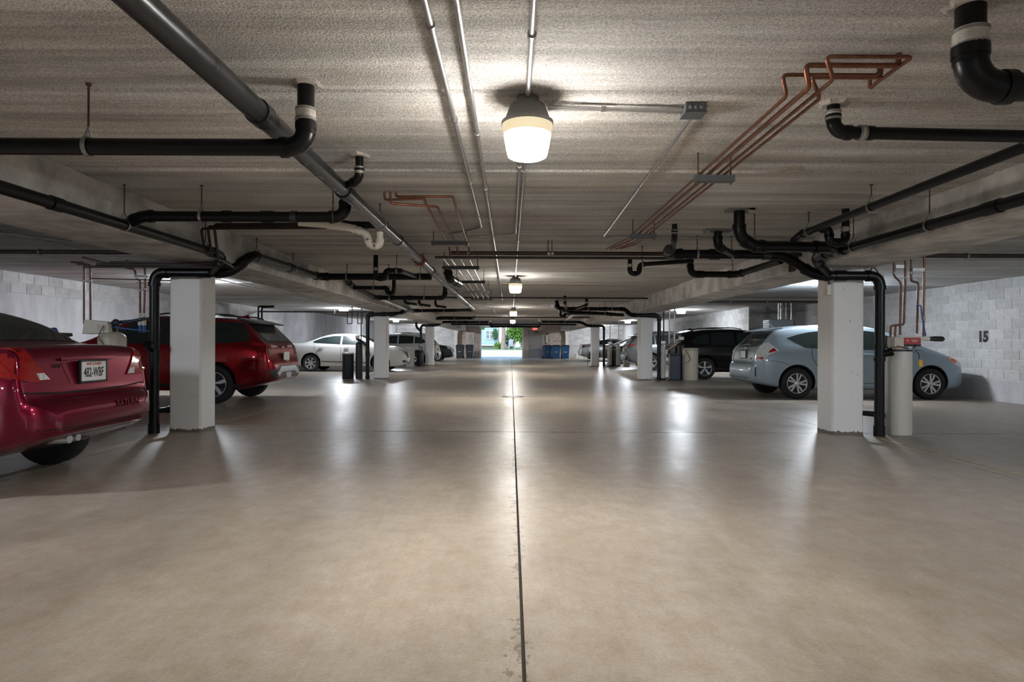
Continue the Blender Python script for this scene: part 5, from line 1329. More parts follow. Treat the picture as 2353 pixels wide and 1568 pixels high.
# ---------------------------------------------------------------- sedans
def sedan_b(label, col, loc, rotz, fine=True, metal=0.2, lamps=True):
    c = Car(label, SEDAN_B, col, loc, rotz, fine, metal)
    c.patch('rear_window', [(.72, -.60), (.72, .60), (1.45, .54), (1.45, -.54)], 0, M['glass'], top=True, off=0.005)
    c.patch('windshield', [(2.78, -.56), (2.78, .56), (3.55, .72), (3.55, -.72)], 0, M['glass'], top=True, off=0.005)
    c.patch('side_window', [(1.10, 1.12), (1.02, 1.16), (1.12, 1.22), (1.42, 1.335), (1.85, 1.40), (2.12, 1.405), (2.12, 1.07)], -90, M['glass'], mirror=True)
    c.patch('side_window', [(2.19, 1.065), (2.19, 1.405), (2.55, 1.375), (2.9, 1.27), (3.28, 1.08), (3.2, 1.05)], -90, M['glass'], mirror=True)
    c.strip('door_seam', [(1.08, 1.12), (1.10, .95), (1.22, .75), (1.36, .45)], 0.008, -90, M['dark'])
    c.strip('door_seam', [(2.155, 1.06), (2.155, .32)], 0.008, -90, M['dark'])
    c.strip('door_seam', [(3.25, 1.02), (3.20, .8), (3.16, .32)], 0.008, -90, M['dark'])
    c.strip('sill_trim', [(1.4, .40), (3.2, .36)], 0.03, -90, M['black_trim'])
    for x0 in (1.30, 2.28):
        for sy in (-1, 1): MB().bbox((x0 + 0.09, sy * 0.93, .93), (0.19, 0.03, 0.026), 0.008).build('door_handle', M['chrome'], c.root, local=True)
    c.patch('headlight', [(.38, .76), (.58, .84), (.80, .90), (.82, .80), (.62, .70), (.42, .66)], 180, M['clear_lens'], off=0.008, mirror=True)
    c.patch('grille', [(-.30, .80), (.30, .80), (.22, .52), (-.22, .52)], 180, M['black_trim'], off=0.006)
    for k in range(7):
        x = -.21 + .07 * k
        c.patch('grille_bar', [(x - .012, .79), (x + .012, .79), (x * .8 + .010, .54), (x * .8 - .010, .54)], 180, M['chrome'], off=0.014, skirt=0.006)
    c.patch('fog_light', [(.48, .44), (.70, .46), (.68, .36), (.50, .36)], 180, M['black_trim'], off=0.006, mirror=True)
    c.patch('lower_grille', [(-.4, .42), (.4, .42), (.36, .34), (-.36, .34)], 180, M['black_trim'], off=0.005)
    c.plate(.46, '', side='front', frame=False, push=0.01)
    c.patch('tail_light', [(.48, 1.02), (.74, 1.04), (.80, .88), (.54, .86)], 0, M['red_lens'], off=0.008, mirror=True)
    c.patch('side_tail_light', [(.10, .88), (.12, 1.04), (.34, 1.02), (.24, .90)], -90, M['red_lens'], off=0.006, mirror=True)
    c.plate(.80, '', frame=False, push=0.01)
    c.wheels(7)
    c.mirrors(3.05, 1.07)
    return c
sedan_b('white sedan parked nose out beside the black tanks', (0.50, 0.495, 0.48), (-8.82, 26.12, 0), 0, metal=0.0)
sedan_b('charcoal sedan parked nose out near the charcoal bins', (0.012, 0.013, 0.015), (-8.35, 41.6, 0), 0, fine=False)
sedan_b('black sedan parked behind the slim cream tanks', (0.008, 0.008, 0.009), (5.35, 37.4, 0), 0, fine=False)
sedan_b('silver sedan with red tail lights near the stacked bags', (0.45, 0.46, 0.47), (4.72, 44.6, 0), 0, fine=False, metal=0.5)
# ================================================================ softeners, tanks, bins
def dome_tank(root, x, y, h, r, mat, z0=0.03, name='tank'):
    MB().lathe((x, y, 0), [(r * .98, 0.0), (r * 1.0, 0.03), (r * 1.0, z0 + 0.03)], 28).build('foot', M['black_trim'], root)
    prof = [(r * .97, z0), (r, z0 + .04)] + [(r, z0 + .04 + (h - z0 - .04 - r * .6) * k / 4) for k in range(1, 5)]
    zt = prof[-1][1]
    prof += [(r * math.cos(a), zt + r * .6 * math.sin(a)) for a in [k * math.pi / 16 for k in range(1, 8)]] + [(0.03, zt + r * .6)]
    return MB().lathe((x, y, 0), prof, 28).build(name, mat, root)
# cream softener behind the maroon sedan
x, y = at(257, 990, 8.45).x, 8.45
r = thing('water_softener', 'cream domed water softener with a pale control head behind the maroon sedan', 'water softener', (x, y, 0))
dome_tank(r, x, y, 1.27, 0.165, M['cream'])
MB().lathe((x, y, 0), [(.06, 1.25), (.06, 1.31), (.045, 1.33), (.045, 1.38)], 18).build('neck', M['black_trim'], r)
hd = MB()
a, b = at(192, 768, 8.35), at(250, 737, 8.35)
hd.add([(a.x, y - .13, a.z), (b.x + .02, y - .13, a.z + .02), (b.x, y - .13, b.z - .02), (a.x + .03, y - .13, b.z + .01), (a.x, y + .07, a.z), (b.x + .02, y + .07, a.z + .02), (b.x, y + .07, b.z - .02), (a.x + .03, y + .07, b.z + .01)],
       [(3, 2, 1, 0), (4, 5, 6, 7), (0, 1, 5, 4), (1, 2, 6, 5), (2, 3, 7, 6), (3, 0, 4, 7)]).build('control_head', M['offwhite'], r)
MB().box((b.x - .05, y - .135, (a.z + b.z) / 2 - .005), (.16, .012, .075)).build('display', M['cream'], r)
MB().tube([(b.x, y - .03, 1.38), (b.x + .25, y - .02, 1.40), (b.x + .42, y, 1.44)], 0.022, 0.05).lathe((b.x + .08, y - .08, 1.38), [(0, -.03), (.04, -.025), (.05, 0), (.04, .025), (0, .03)], 12, 'Y').build('valve', M['navy_tank'], r)
MB().tube([(b.x, y - .05, 1.33), (b.x + .2, y - .05, 1.30), (b.x + .55, y - .04, 1.27)], 0.010, 0.06).build('drain_hose', M['blue'], r)
MB().tube([(b.x - .03, y - .15, 1.34), (b.x - .08, y - .2, 1.2), (b.x - .02, y - .19, 1.1), (b.x + .06, y - .17, 1.02)], 0.005, 0.05, 6).build('power_cord', M['black_trim'], r)
r2 = thing('brine_tank', 'dark square tank half hidden behind the maroon sedan rear window', 'tank', (-6.2, 8.7, 0))
MB().bbox((-6.2, 8.7, .60), (.34, .30, 1.20), .03).build('body', M['navy_tank'], r2)
MB().bbox((-6.2, 8.7, 1.225), (.36, .32, .05), .015).build('lid', M['black_trim'], r2)
MB().lathe((-6.1, 8.6, 1.245), [(.04, 0), (.05, .03), (.03, .07), (0, .075)], 12).build('cap', M['blue'], r2)
# white softener by the blue wagon column
x, y = at(2064, 998, 8.2).x, 8.2
r = thing('water_softener', 'tall white softener cylinder with a red labelled control head', 'water softener', (x, y, 0))
MB().lathe((x, y, 0), [(.148, 0), (.152, .015), (.152, 1.06), (.150, 1.075), (.14, 1.08), (0.0, 1.085)], 32).build('cabinet', M['white_tank'], r)
ring((x, y, 1.065), (0, 0, 1), .152, .012, .004, 32).build('rim_band', M['black_trim'], r)
MB().lathe((x, y, 0), [(.11, 1.08), (.10, 1.15), (.06, 1.17)], 20).build('neck', M['cream'], r)
a, b = at(2052, 798, 8.1), at(2112, 775, 8.1)
MB().bbox(((a.x + b.x) / 2, 8.15, (a.z + b.z) / 2), (b.x - a.x, .16, b.z - a.z), .012).build('control_head', M['cream'], r)
lb = MB().box(((a.x + b.x) / 2 + .06, 8.066, (a.z + b.z) / 2), (.205, .006, .108)).build('label', M['label_red'], r)
MB().box(((a.x + b.x) / 2 + .06, 8.0615, (a.z + b.z) / 2 - .04), (.205, .004, .028)).build('stripe', M['ink'], lb)
for k in range(2): MB().box(((a.x + b.x) / 2 + .085, 8.0615, (a.z + b.z) / 2 + .026 - k * .018), (.09 - .03 * k, .004, .007)).build('print_line', M['offwhite'], lb)
MB().lathe(((a.x + b.x) / 2 - .005, 8.0625, (a.z + b.z) / 2 + .02), [(0, -.003), (.012, -.003), (.012, 0)], 12, 'Y').build('emblem', M['offwhite'], lb)
MB().tube([(x - .1, 8.06, 1.12), (x - .02, 8.02, 1.09), (x + .1, 8.03, 1.10), (x + .13, 8.06, 1.14)], 0.006, 0.05, 8).build('power_cord', M['black_trim'], r)
MB().tube([(x + .12, 8.06, 1.08), (x + .155, 8.03, 1.02), (x + .158, 8.03, .96)], 0.005, 0.03, 8).build('drain_line', M['black_trim'], r)
t = thing('warning_tag', 'small yellow tag hanging on the white softener', 'tag', (x + .165, 8.03, .97))
MB().bbox((x + .175, 8.03, .905), (.05, .012, .085), .01).build('card', M['yellow'], t)
MB().tube([(x + .158, 8.03, .99), (x + .17, 8.03, .945)], .003, seg=6).build('tie', M['pvc'], t)
bp = thing('bypass_valve', 'white and black bypass valve lying beside the red labelled head', 'valve', at(2108, 780, 8.2))
a = at(2104, 778, 8.2)
MB().ring_sweep([a, a + V((.08, 0, .003)), a + V((.17, 0, -.004))], [.018, .024, .026], 14).build('valve_body', M['pvc'], bp)
MB().ring_sweep([a + V((.17, 0, -.004)), a + V((.25, 0, -.004)), a + V((.34, 0, -.006)), a + V((.36, 0, -.006))], [.026, .033, .033, .018], 14).build('handle', M['black_trim'], bp)
MB().tube([a + V((-.03, 0, 0)), a + V((-.08, 0, .0))], .016, seg=10).build('nipple', M['copper'], bp)
for i, (pp, mat, lab) in enumerate((([(2054, 600), (2054, 634), (2070, 650), (2068, 770)], 'old_copper', 'copper riser with a long jog next to the wagon column stack'),
                                    ([(2080, 594), (2080, 650), (2077, 746), (2047, 749), (2046, 775)], 'old_copper', 'dark copper riser turning back into the red labelled head'),
                                    ([(2093, 553), (2093, 646), (2110, 650), (2107, 767)], 'old_copper', 'copper riser with a square jog above the red labelled head'),
                                    ([(2124, 553), (2122, 776)], 'copper', 'straight copper riser above the bypass valve'),
                                    ([(2058, 748), (2056, 775)], 'old_copper', 'short copper stub dropping into the red labelled head'))):
    line(lab, [at(u, v, 8.24 + .012 * i) for u, v in pp], .0135, M[mat], 'copper_riser', 'pipe', .03, straps=[(0, .8)] if i != 4 else (), group='risers over the white softener')
line('thin blue tube dropping to the bypass valve', [at(2105, 704, 8.2), at(2116, 702, 8.2), at(2119, 730, 8.2), at(2127, 772, 8.2)], .009, M['blue'], 'blue_tube', 'tube', .02)
for i, (u0, v0, u1, v1) in enumerate(((2058, 613, 2082, 616), (2096, 620, 2124, 622))):
    p, q = at(u0, v0, 8.26), at(u1, v1, 8.26)
    tag(MB().box2((p.x, 8.25, p.z - .02), (q.x, 8.27, p.z + .022)).build('riser_clamp', M['galv']), 'shiny steel clamp plate across the copper risers, %s the wagon column' % ('nearer', 'farther from')[i], 'clamp', 'riser clamps')
line('loose black cable sagging under the beam by the copper risers', [at(2000, 622, 8.6), at(2006, 612, 8.6), (at(2020, 606, 8.6).x, 8.6, 2.09), (at(2024, 606, 8.6).x - .45, 8.6, BEAM_Z - .002)], .008, M['black_trim'], 'cable', 'cable', .03)
eb = thing('electrical_box', 'small white outlet box on the column in front of the blue wagon', 'outlet', (4.05, 8.3, 1.85))
MB().bbox((4.035, 8.2, 1.83), (.07, .10, .13), .006).build('case', M['offwhite'], eb)
MB().tube([(4.04, 8.2, 1.895), (4.04, 8.2, 2.10)], .010, seg=8).build('conduit', M['lamp_metal'], eb)

# black tanks by the white sedan
x = at(796, 868, 20.2).x
r = thing('brine_tank', 'squat black round brine tank with a pale lid edge beside the white sedan', 'tank', (x, 20.4, 0))
MB().lathe((x, 20.4, 0), [(.17, 0), (.18, .02), (.178, .77), (.18, .78)], 26).build('body', M['dark_tank'], r)
MB().lathe((x, 20.4, 0), [(.187, .78), (.187, .81), (.17, .82), (0, .822)], 26).build('lid', M['pvc'], r)
x2 = at(814, 868, 20.2).x
r = thing('water_softener', 'tall slim black tank with a white control head beside the white sedan', 'water softener', (x2 + .10, 20.42, 0))
dome_tank(r, x2 + .10, 20.42, 1.17, .11, M['dark_tank'])
MB().lathe((x2 + .10, 20.42, 0), [(.05, 1.15), (.05, 1.2), (.07, 1.21), (.07, 1.25), (.03, 1.26)], 14).build('valve', M['silver_trim'], r)
MB().bbox((x2 + .05, 20.40, 1.31), (.11, .13, .12), .015).build('control_head', M['pvc'], r)
MB().tube([(x2 + .16, 20.38, 1.2), (x2 + .26, 20.34, 1.05), (x2 + .34, 20.3, .85), (x2 + .3, 20.3, .62)], .008, .1, 8).build('hose', M['pvc'], r)
line('thin black riser above the slim black tank by the white sedan', [(x2 + .16, 20.42, 1.22), (x2 + .16, 20.42, 2.30)], .016, M['dark_steel'], 'riser', 'pipe', 0)

# group of tanks by the second column on the blue wagon side
def q(px): return at(px, 870, 20.3).x
r = thing('water_softener', 'slim cream domed tank beside the black stack and column', 'water softener', (q(1523), 20.35, 0))
dome_tank(r, q(1523), 20.35, 1.10, .095, M['white_tank'])
MB().bbox((q(1523), 20.33, 1.19), (.16, .12, .10), .015).lathe((q(1523), 20.35, 0), [(.045, 1.08), (.045, 1.15)], 12).build('control_head', M['silver_trim'], r)
r = thing('brine_tank', 'dark blue square brine tank between the cream tanks', 'tank', (q(1551), 20.35, 0))
MB().bbox((q(1551), 20.35, .40), (.33, .30, .80), .035).build('body', M['navy_tank'], r)
MB().bbox((q(1551), 20.35, .815), (.345, .315, .05), .015).build('lid', M['dark_tank'], r)
r = thing('water_softener', 'tall black domed tank with white control head behind the dark blue tank', 'water softener', (q(1571), 20.68, 0))
dome_tank(r, q(1571) + .03, 20.68, 1.15, .12, M['dark_tank'])
MB().lathe((q(1571) + .03, 20.68, 0), [(.05, 1.13), (.05, 1.2), (.08, 1.21), (.08, 1.25)], 14).build('valve', M['black_trim'], r)
MB().bbox((q(1571) - .01, 20.58, 1.32), (.15, .14, .11), .015).build('control_head', M['pvc'], r)
MB().tube([(q(1571) - .05, 20.5, 1.22), (q(1545), 20.42, 1.05), (q(1530), 20.26, .9), (q(1529), 20.24, .72)], .012, .1, 8).build('hose', M['pvc'], r)
r = thing('brine_tank', 'large cream brine tank standing before the black crossover', 'tank', (q(1587), 20.35, 0))
m = MB()
m.lathe((q(1587), 20.35, 0), [(.235, 0), (.242, .02), (.242, .95), (.24, .96)], 32).build('body', M['cream'], r)
MB().lathe((q(1587), 20.35, 0), [(.248, .96), (.248, 1.0), (.235, 1.012), (0, 1.015)], 32).build('lid', M['cream'], r)
ring((q(1587), 20.35, .955), (0, 0, 1), .243, .008, .003, 32).build('lid_seam', M['black_trim'], r)
MB().tube([(q(1574), 20.16, .93), (q(1580), 20.09, .75), (q(1582), 20.09, .62), (q(1572), 20.12, .55)], .008, .08, 8).build('hose', M['black_trim'], r)
for i, px in enumerate((1528, 1541, 1553)):
    line('grey riser pipe from the tank group up to the beam, %s the column' % ('nearest', 'second from', 'farthest from')[i], [(q(px), 20.5, 1.15), (q(px), 20.5, 2.3)], .026 if i == 1 else .022, M['galv'] if i != 0 else M['dark_steel'], 'riser', 'pipe', 0, group='risers by the tank group')
line('arched black hose crossing the stack by the tank group', [(q(1500), 20.55, 1.38), (q(1506), 20.4, 1.5), (q(1514), 20.0, 1.54), (q(1522), 20.4, 1.48), (q(1527), 20.5, 1.36)], .012, M['black_trim'], 'hose', 'hose', .08)
# slim tanks at the third column
def q3(px): return at(px, 842, 32.3).x
for i, px in enumerate((1402, 1422)):
    r = thing('water_softener', 'slim cream cylinder tank by the third column, %s' % ('nearer the column', 'nearer the grey crossover')[i], 'water softener', (q3(px), 32.5, 0), group='slim cream tanks')
    dome_tank(r, q3(px), 32.5, 1.06, .115, M['white_tank'])
    MB().bbox((q3(px), 32.48, 1.18), (.2, .14, .13), .015).lathe((q3(px), 32.5, 0), [(.05, 1.04), (.05, 1.12)], 12).build('control_head', M['silver_trim'], r)
    line('thin pale riser above the slim cream tank %s' % ('by the third column', 'by the grey crossover')[i], [(q3(px) + .02, 32.5, 1.2), (q3(px) + .02, 32.5, CEIL)], .02, M['galv'], 'riser', 'pipe', 0, group='thin pale risers')
r = thing('brine_tank', 'low cream box beside the slim cream tanks', 'tank', (q3(1440), 32.4, 0))
MB().bbox((q3(1440), 32.4, .2), (.3, .3, .38), .03).build('body', M['cream'], r)
MB().bbox((q3(1440), 32.4, .405), (.31, .31, .04), .012).build('lid', M['cream'], r)
r = thing('brine_tank', 'dark round tank between the slim cream tanks', 'tank', (q3(1412), 32.9, 0))
MB().lathe((q3(1412), 32.9, 0), [(.2, 0), (.21, .02), (.2, .8), (.21, .82), (.2, .86), (0, .87)], 20).build('body', M['dark_tank'], r)
line('loose black hose looping onto the floor at the third column', [at(1352, 800, 31.9), at(1350, 825, 31.8), (q3(1346), 31.6, .02), (q3(1356), 31.5, .012), (q3(1362), 31.9, .012)], .012, M['black_trim'], 'hose', 'hose', .2)
# beige bin by the third column
def q4(px): return at(px, 838, 31.4).x
r = thing('trash_bin', 'tall beige bin with a stepped lid by the third column', 'bin', (q4(944), 31.2, 0))
xx = q4(944)
MB().add([(xx - .17, 31.05, 0), (xx + .17, 31.05, 0), (xx + .17, 31.4, 0), (xx - .17, 31.4, 0), (xx - .2, 31.02, .86), (xx + .2, 31.02, .86), (xx + .2, 31.43, .86), (xx - .2, 31.43, .86)],
         [(3, 2, 1, 0), (4, 5, 6, 7), (0, 1, 5, 4), (1, 2, 6, 5), (2, 3, 7, 6), (3, 0, 4, 7)]).build('body', M['beige_bin'], r)
MB().bbox((xx, 31.225, .90), (.44, .45, .09), .015).bbox((xx, 31.225, .96), (.38, .39, .07), .02).build('lid', M['beige_bin'], r)
r = thing('brine_tank', 'black round tank tucked behind the beige bin', 'tank', (q4(962), 31.9, 0))
MB().lathe((q4(962), 31.9, 0), [(.17, 0), (.18, .02), (.18, .72), (.15, .76), (0, .78)], 20).build('body', M['dark_tank'], r)
MB().lathe((q4(962), 31.9, 0), [(.06, .77), (.06, .95), (.1, .96), (.1, 1.1), (.05, 1.12)], 14).build('valve', M['silver_trim'], r)

# wheeled bins at the end wall
def wheelie(label, x, y, mat, rz=0.0, group=None):
    r = thing('wheeled_bin', label, 'bin', (x, y, 0), rz, group)
    w0, w1, d0, d1, h = .24, .30, .26, .34, .95
    def loc(px, py, pz): return (px, py, pz)
    m = MB()
    m.add([(-w0, -d0, .04), (w0, -d0, .04), (w0, d0, .04), (-w0, d0, .04), (-w1, -d1, h), (w1, -d1, h), (w1, d1, h), (-w1, d1, h)],
          [(3, 2, 1, 0), (4, 5, 6, 7), (0, 1, 5, 4), (1, 2, 6, 5), (2, 3, 7, 6), (3, 0, 4, 7)])
    m.build('body', mat, r, local=True)
    MB().bbox((0, 0, h - .05), (2 * w1 + .03, 2 * d1 + .03, .06), .012).build('rim', mat, r, local=True)
    lid = MB()
    lid.add([(-w1 - .02, -d1 - .03, h), (w1 + .02, -d1 - .03, h), (w1 + .02, d1 + .02, h), (-w1 - .02, d1 + .02, h), (-w1 + .05, -d1 + .05, h + .09), (w1 - .05, -d1 + .05, h + .09), (w1 - .05, d1, h + .07), (-w1 + .05, d1, h + .07)],
            [(3, 2, 1, 0), (4, 5, 6, 7), (0, 1, 5, 4), (1, 2, 6, 5), (2, 3, 7, 6), (3, 0, 4, 7)])
    lid.build('lid', M['black_trim'] if mat is M['blue_bin'] else mat, r, local=True)
    MB().tube([(-w1 + .06, d1 + .01, h - .06), (-w1 + .06, d1 + .09, h - .02), (w1 - .06, d1 + .09, h - .02), (w1 - .06, d1 + .01, h - .06)], .014, .03, 8).build('handle', mat, r, local=True)
    for sx in (-1, 1): MB().lathe((sx * (w0 + .02), d0 - .02, .11), [(.0, -.03), (.11, -.03), (.11, .03), (0, .03)], 18, 'X').build('wheel', M['tyre'], r, local=True)
    MB().box((0, -.305, .52), (.26, .012, .025)).build('label', M['offwhite'], r, local=True)
    return r
wheelie('charcoal wheeled bin nearer the cream pilaster', -3.80, 48.2, M['grey_bin'], .0, 'charcoal bins')
wheelie('charcoal wheeled bin nearer the open vehicle doorway', -3.06, 48.25, M['grey_bin'], -.06, 'charcoal bins')
wheelie('blue wheeled bin nearest the grey steel door', 2.72, 48.45, M['blue_bin'], .15, 'blue bins')
wheelie('blue wheeled bin in the middle of the three', 3.36, 48.0, M['blue_bin'], .0, 'blue bins')
wheelie('blue wheeled bin nearest the cream pilaster', 4.04, 48.0, M['blue_bin'], .0, 'blue bins')
for k in range(4):
    o = MB().bbox((5.0 + .02 * (k % 2), 47.6, .06 + .105 * k), (.62 - .03 * k, .42, .10), .04).build('sack', M['pvc'])
    tag(o, 'pale salt sack by the end wall, %s of the stack' % ('bottom', 'second from bottom', 'third from bottom', 'top')[k], 'sack', 'stacked salt sacks')
o = MB().bbox((4.56, 47.65, .10), (.18, .36, .16), .05).build('sack', M['pvc'])
tag(o, 'small pale sack leaning beside the stacked salt sacks', 'sack', 'stacked salt sacks')
# unit heater over the black crossover
h = thing('unit_heater', 'grey sheet metal unit heater hung near the block return wall', 'heater', (8.4, 20.0, 1.75))
a, b = at(1763, 755, 20), at(1820, 736, 20)
MB().bbox(((a.x + b.x) / 2, 20.1, 1.76), (b.x - a.x, .5, .30), .02).build('cabinet', M['heater'], h)
MB().box((b.x + .2, 20.1, 1.77), (.34, .44, .24)).build('fan_housing', M['lamp_metal'], h)
for k in range(4): MB().box((a.x - .012, 20.1, 1.66 + .065 * k), (.03, .44, .012)).build('louvre', M['lamp_metal'], h)
for px in (b.x - .15, b.x + .02): MB().tube([(px, 20.1, 1.9), (px, 20.1, CEIL)], .02, seg=10).build('pipe', M['galv'], h)
MB().tube([(b.x - .28, 20.2, 1.9), (b.x - .28, 20.2, CEIL)], .07, seg=16).build('flue', M['galv'], h)
# ================================================================ outside the doorway
OUT_Y = Y1 + 0.2
M['drive'] = pbr('pale_drive', (0.24, 0.24, 0.235), 0.9, vary=0.05)
M['lawn'] = pbr('lawn_green', (0.035, 0.07, 0.012), 0.95, vary=0.3, vscale=6)
M['siding'] = pbr('pale_blue_siding', (0.12, 0.20, 0.235), 0.7)
M['siding_trim'] = pbr('white_house_trim', (0.24, 0.25, 0.255), 0.6)
M['winglass'] = pbr('house_glass', (0.05, 0.08, 0.10), 0.15)
M['house_dark'] = pbr('dark_foundation', (0.05, 0.055, 0.05), 0.9)  # plain dark colour of the house foundation and roof
M['bark'] = pbr('bark', (0.10, 0.08, 0.065), 0.95, vary=0.3, vscale=12)
M['leaf_a'] = pbr('leaf_mid', (0.07, 0.16, 0.014), 0.6, rnd=0.0, vary=0.35, vscale=4)
M['leaf_b'] = pbr('leaf_dark', (0.03, 0.10, 0.03), 0.6, vary=0.35, vscale=4)
o = MB().add([(-5, OUT_Y - .2, -.01), (4, OUT_Y - .2, -.01), (6, 62, .50), (-8, 62, .50), (-5, OUT_Y - .2, -.3), (4, OUT_Y - .2, -.3), (6, 62, -.3), (-8, 62, -.3)],
             [(0, 1, 2, 3), (4, 7, 6, 5), (0, 4, 5, 1), (1, 5, 6, 2), (2, 6, 7, 3), (3, 7, 4, 0)]).build('driveway', M['drive'])
tag(o, 'pale concrete driveway rising beyond the open doorway', 'driveway', kind='structure')
o = MB().add([(-30, 61.9, .50), (30, 61.9, .50), (30, 66, .55), (-30, 66, .55), (30, 110, .58), (-30, 110, .58), (-30, 61.9, -.3), (30, 61.9, -.3)], [(0, 1, 2, 3), (3, 2, 4, 5), (6, 7, 1, 0)]).build('lawn', M['lawn'])
tag(o, 'green lawn bank above the driveway', 'lawn', kind='structure')
for sx, lab in ((-1, 'grassy bank beside the driveway on the house side'), (1, 'grassy bank beside the driveway on the hedge side')):
    x0, x1 = (-30, -5) if sx < 0 else (4, 30)
    o = MB().add([(x0, OUT_Y, .0), (x1, OUT_Y, 0), (x1 if sx < 0 and False else (x1 - (3 if sx < 0 else 0)), 62, .49), (x0 + (2 if sx > 0 else 0), 62, .49)], [(0, 1, 2, 3)]).build('lawn', M['lawn'])
    tag(o, lab, 'lawn', kind='structure')
# house
HY = 72.0
h = thing('house', 'pale blue sided house seen through the open doorway', 'house', (-5.0, HY, .8))
hx0, hx1 = -9.0, -1.45
MB().box2((hx0, HY + .06, .4), (hx1 - .06, HY + 8, .92)).build('foundation', M['house_dark'], h)
MB().box2((hx0, HY + .03, .90), (hx1, HY + 8, 6.2)).build('wall', M['siding'], h)
for k in range(26):
    z = .92 + k * .18
    MB().add([(hx0, HY + .03, z + .18), (hx1, HY + .03, z + .18), (hx1, HY - .005, z), (hx0, HY - .005, z)], [(0, 3, 2, 1)]).add([(hx0, HY - .005, z), (hx1, HY - .005, z), (hx1, HY + .03, z), (hx0, HY + .03, z)], [(0, 1, 2, 3)]).build('siding_board', M['siding'], h)
MB().box2((hx1 - .14, HY - .03, .92), (hx1 + .02, HY + .03, 6.2)).build('corner_board', M['siding_trim'], h)
MB().box2((hx0, HY - .035, .88), (hx1 + .02, HY + .02, 1.0)).build('skirt_board', M['siding_trim'], h)
MB().box2((hx0 - .3, HY - .5, 5.9), (hx1 + .4, HY + 8.5, 6.05)).build('eave', M['siding_trim'], h)
MB().add([(hx0 - .3, HY - .5, 6.05), (hx1 + .4, HY - .5, 6.05), (hx1 + .4, HY + 8.5, 6.05), (hx0 - .3, HY + 8.5, 6.05), (hx0 - .3, HY + 4, 8.5), (hx1 + .4, HY + 4, 8.5)], [(0, 1, 5, 4), (2, 3, 4, 5), (1, 2, 5), (3, 0, 4)]).build('roof', M['house_dark'], h)
for wx in (-2.38, -6.0):
    w = MB().box2((wx - .48, HY - .05, 1.62), (wx + .48, HY + .02, 2.62)).build('window', M['siding_trim'], h)
    for dx in (-.22, .22):
        MB().box2((wx + dx - .17, HY - .058, 1.70), (wx + dx + .17, HY - .04, 2.10)).build('pane', M['winglass'], w)
        MB().box2((wx + dx - .17, HY - .058, 2.15), (wx + dx + .17, HY - .04, 2.54)).build('pane', M['winglass'], w)
def leaf_cloud(c, rad, n, size, seed):
    rr = random.Random(seed); m = MB()
    for _ in range(n):
        while True:
            d = V((rr.uniform(-1, 1), rr.uniform(-1, 1), rr.uniform(-1, 1)))
            if 0.25 < d.length < 1: break
        d = d * (0.75 + 0.3 * rr.random())
        p = V((c[0] + d.x * rad[0], c[1] + d.y * rad[1], c[2] + d.z * rad[2]))
        a = V((rr.uniform(-1, 1), rr.uniform(-1, 1), rr.uniform(-.6, .6))).normalized() * size
        b = a.cross(V((rr.uniform(-1, 1), rr.uniform(-1, 1), rr.uniform(-1, 1)))).normalized() * size * .55
        m.add([p - a, p + b * .9 - a * .1, p + a, p - b * .9 - a * .1], [(0, 1, 2, 3)])
    return m
def tree(label, x, y, z0, h, rad, trunk_r, n, mat, seed, size=.16, crown=None):
    t = thing('tree', label, 'tree', (x, y, z0))
    pts = [(x, y, z0 - .1), (x + .05, y, z0 + h * .3), (x - .05, y, z0 + h * .6), (x, y, z0 + h * .9)]
    m = MB().ring_sweep(pts, [trunk_r * 1.25, trunk_r, trunk_r * .85, trunk_r * .4], 12)
    rr = random.Random(seed)
    for k in range(4):
        a = rr.uniform(0, 6.28)
        m.ring_sweep([(x, y, z0 + h * .5), (x + math.cos(a) * rad[0] * .5, y + math.sin(a) * rad[1] * .5, z0 + h * .8)], [trunk_r * .5, trunk_r * .15], 7)
    m.build('trunk', M['bark'], t)
    cr = leaf_cloud(crown or (x, y, z0 + h), rad, n, size, seed).build('crown', mat, t)
    cr['kind'] = 'stuff'
    return t
tree('tall tree with a bare brown trunk in front of the pale blue house', -.80, 66.0, .55, 6.0, (3.4, 2.4, 2.2), .21, 1500, M['leaf_a'], 3, .2)
tree('bushy bright green tree filling the hedge side of the doorway view', 1.35, 70.0, .55, 2.3, (1.9, 1.4, 1.75), .1, 4200, M['leaf_a'], 5, .13)
tree('dark green tree behind the bright bushy one', 4.2, 77.5, .6, 4.2, (3.4, 2.2, 3.2), .16, 3200, M['leaf_b'], 8, .2)
tree('dark evergreen far behind the bushy bright green tree', 1.5, 81.0, .6, 4.6, (2.4, 1.8, 4.0), .16, 3000, M['leaf_b'], 11, .2)
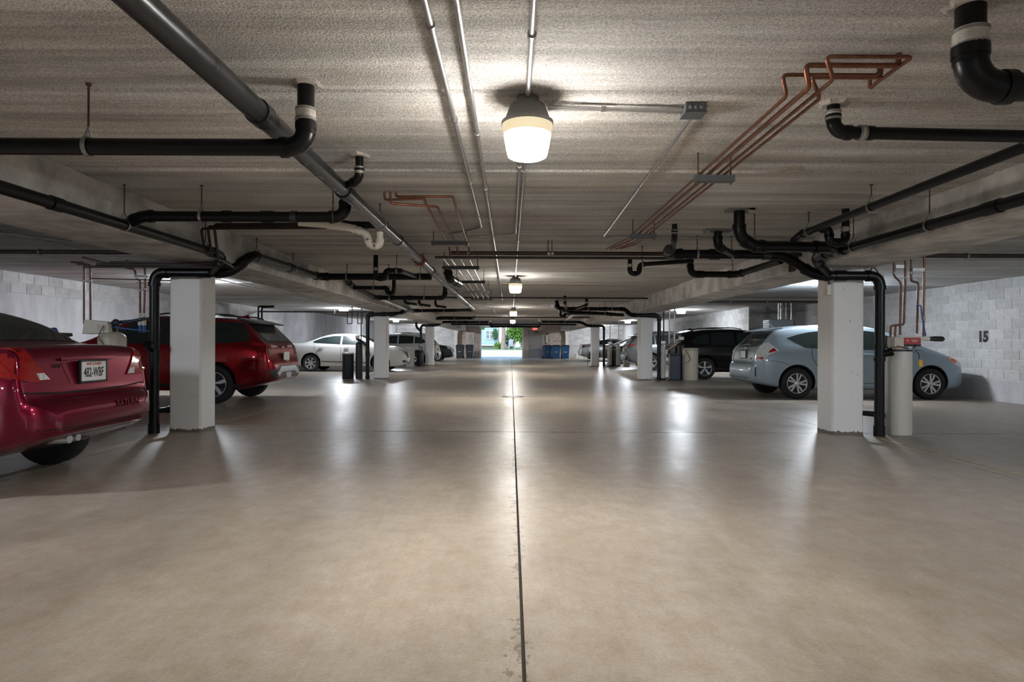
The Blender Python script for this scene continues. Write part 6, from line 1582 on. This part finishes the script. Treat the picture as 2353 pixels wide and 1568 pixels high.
def shrub(label, x, y, z, rad, n, mat, seed):
    t = thing('shrub', label, 'shrub', (x, y, z))
    for k in range(5): MB().tube([(x + .03 * k - .06, y, z - .05), (x + rad[0] * .6 * (k - 2) / 2, y, z + rad[2] * .9)], .015, seg=6).build('stem', M['bark'], t)
    o = leaf_cloud((x, y, z + rad[2] * .8), rad, n, .09, seed).build('foliage', mat, t); o['kind'] = 'stuff'
shrub('low green shrub at the corner of the pale blue house', -1.25, 69.5, .55, (.7, .4, .45), 700, M['leaf_a'], 21)
shrub('dark climbing shrub on the corner of the pale blue house', -1.75, 71.6, 1.6, (.35, .25, .75), 500, M['leaf_b'], 22)
shrub('small leafy spray at the top corner of the doorway view', -2.95, 66.5, 2.6, (.35, .3, .3), 300, M['leaf_a'], 23)
def lawn_chair(x, y, rz, label):
    t = thing('lawn_chair', label, 'chair', (x, y, .56), rz, 'lawn chairs')
    for k in range(5): MB().box((-.2 + .1 * k, .22 + 0, .62), (.085, .03, .75)).build('back_slat', M['siding_trim'], t, local=True)
    for k in range(4): MB().box((0, -.3 + .13 * k, .33), (.52, .11, .025)).build('seat_slat', M['siding_trim'], t, local=True)
    for sx in (-1, 1):
        MB().box((sx * .28, -.28, .26), (.04, .06, .54)).build('leg', M['siding_trim'], t, local=True)
        MB().box((sx * .28, .22, .20), (.04, .06, .42)).build('leg', M['siding_trim'], t, local=True)
        MB().box((sx * .30, -.06, .54), (.09, .66, .025)).build('armrest', M['siding_trim'], t, local=True)
lawn_chair(.05, 67.6, .25, 'white slatted lawn chair next to the brown trunk')
lawn_chair(1.35, 68.0, -.3, 'white slatted lawn chair before the bushy green tree')

for k, (x, y, rx, hz, mt, lab) in enumerate(((-.1, 75.5, 1.0, 1.4, 'leaf_b', 'broad dark shrub behind the lawn chairs by the trunk'), (2.2, 74.5, 1.2, 1.2, 'leaf_b', 'broad dark shrub behind the lawn chairs by the bushy tree'), (4.4, 74.0, 1.5, 1.6, 'leaf_a', 'broad bright shrub at the hedge side edge of the doorway view'))):
    shrub(lab, x, y, .55, (rx, .8, hz), 2600, M[mt], 40 + k)
shrub('low rounded green shrub under the bushy tree beside the lawn chair', 1.75, 71.6, .50, (1.0, .5, .75), 1800, M['leaf_a'], 51)
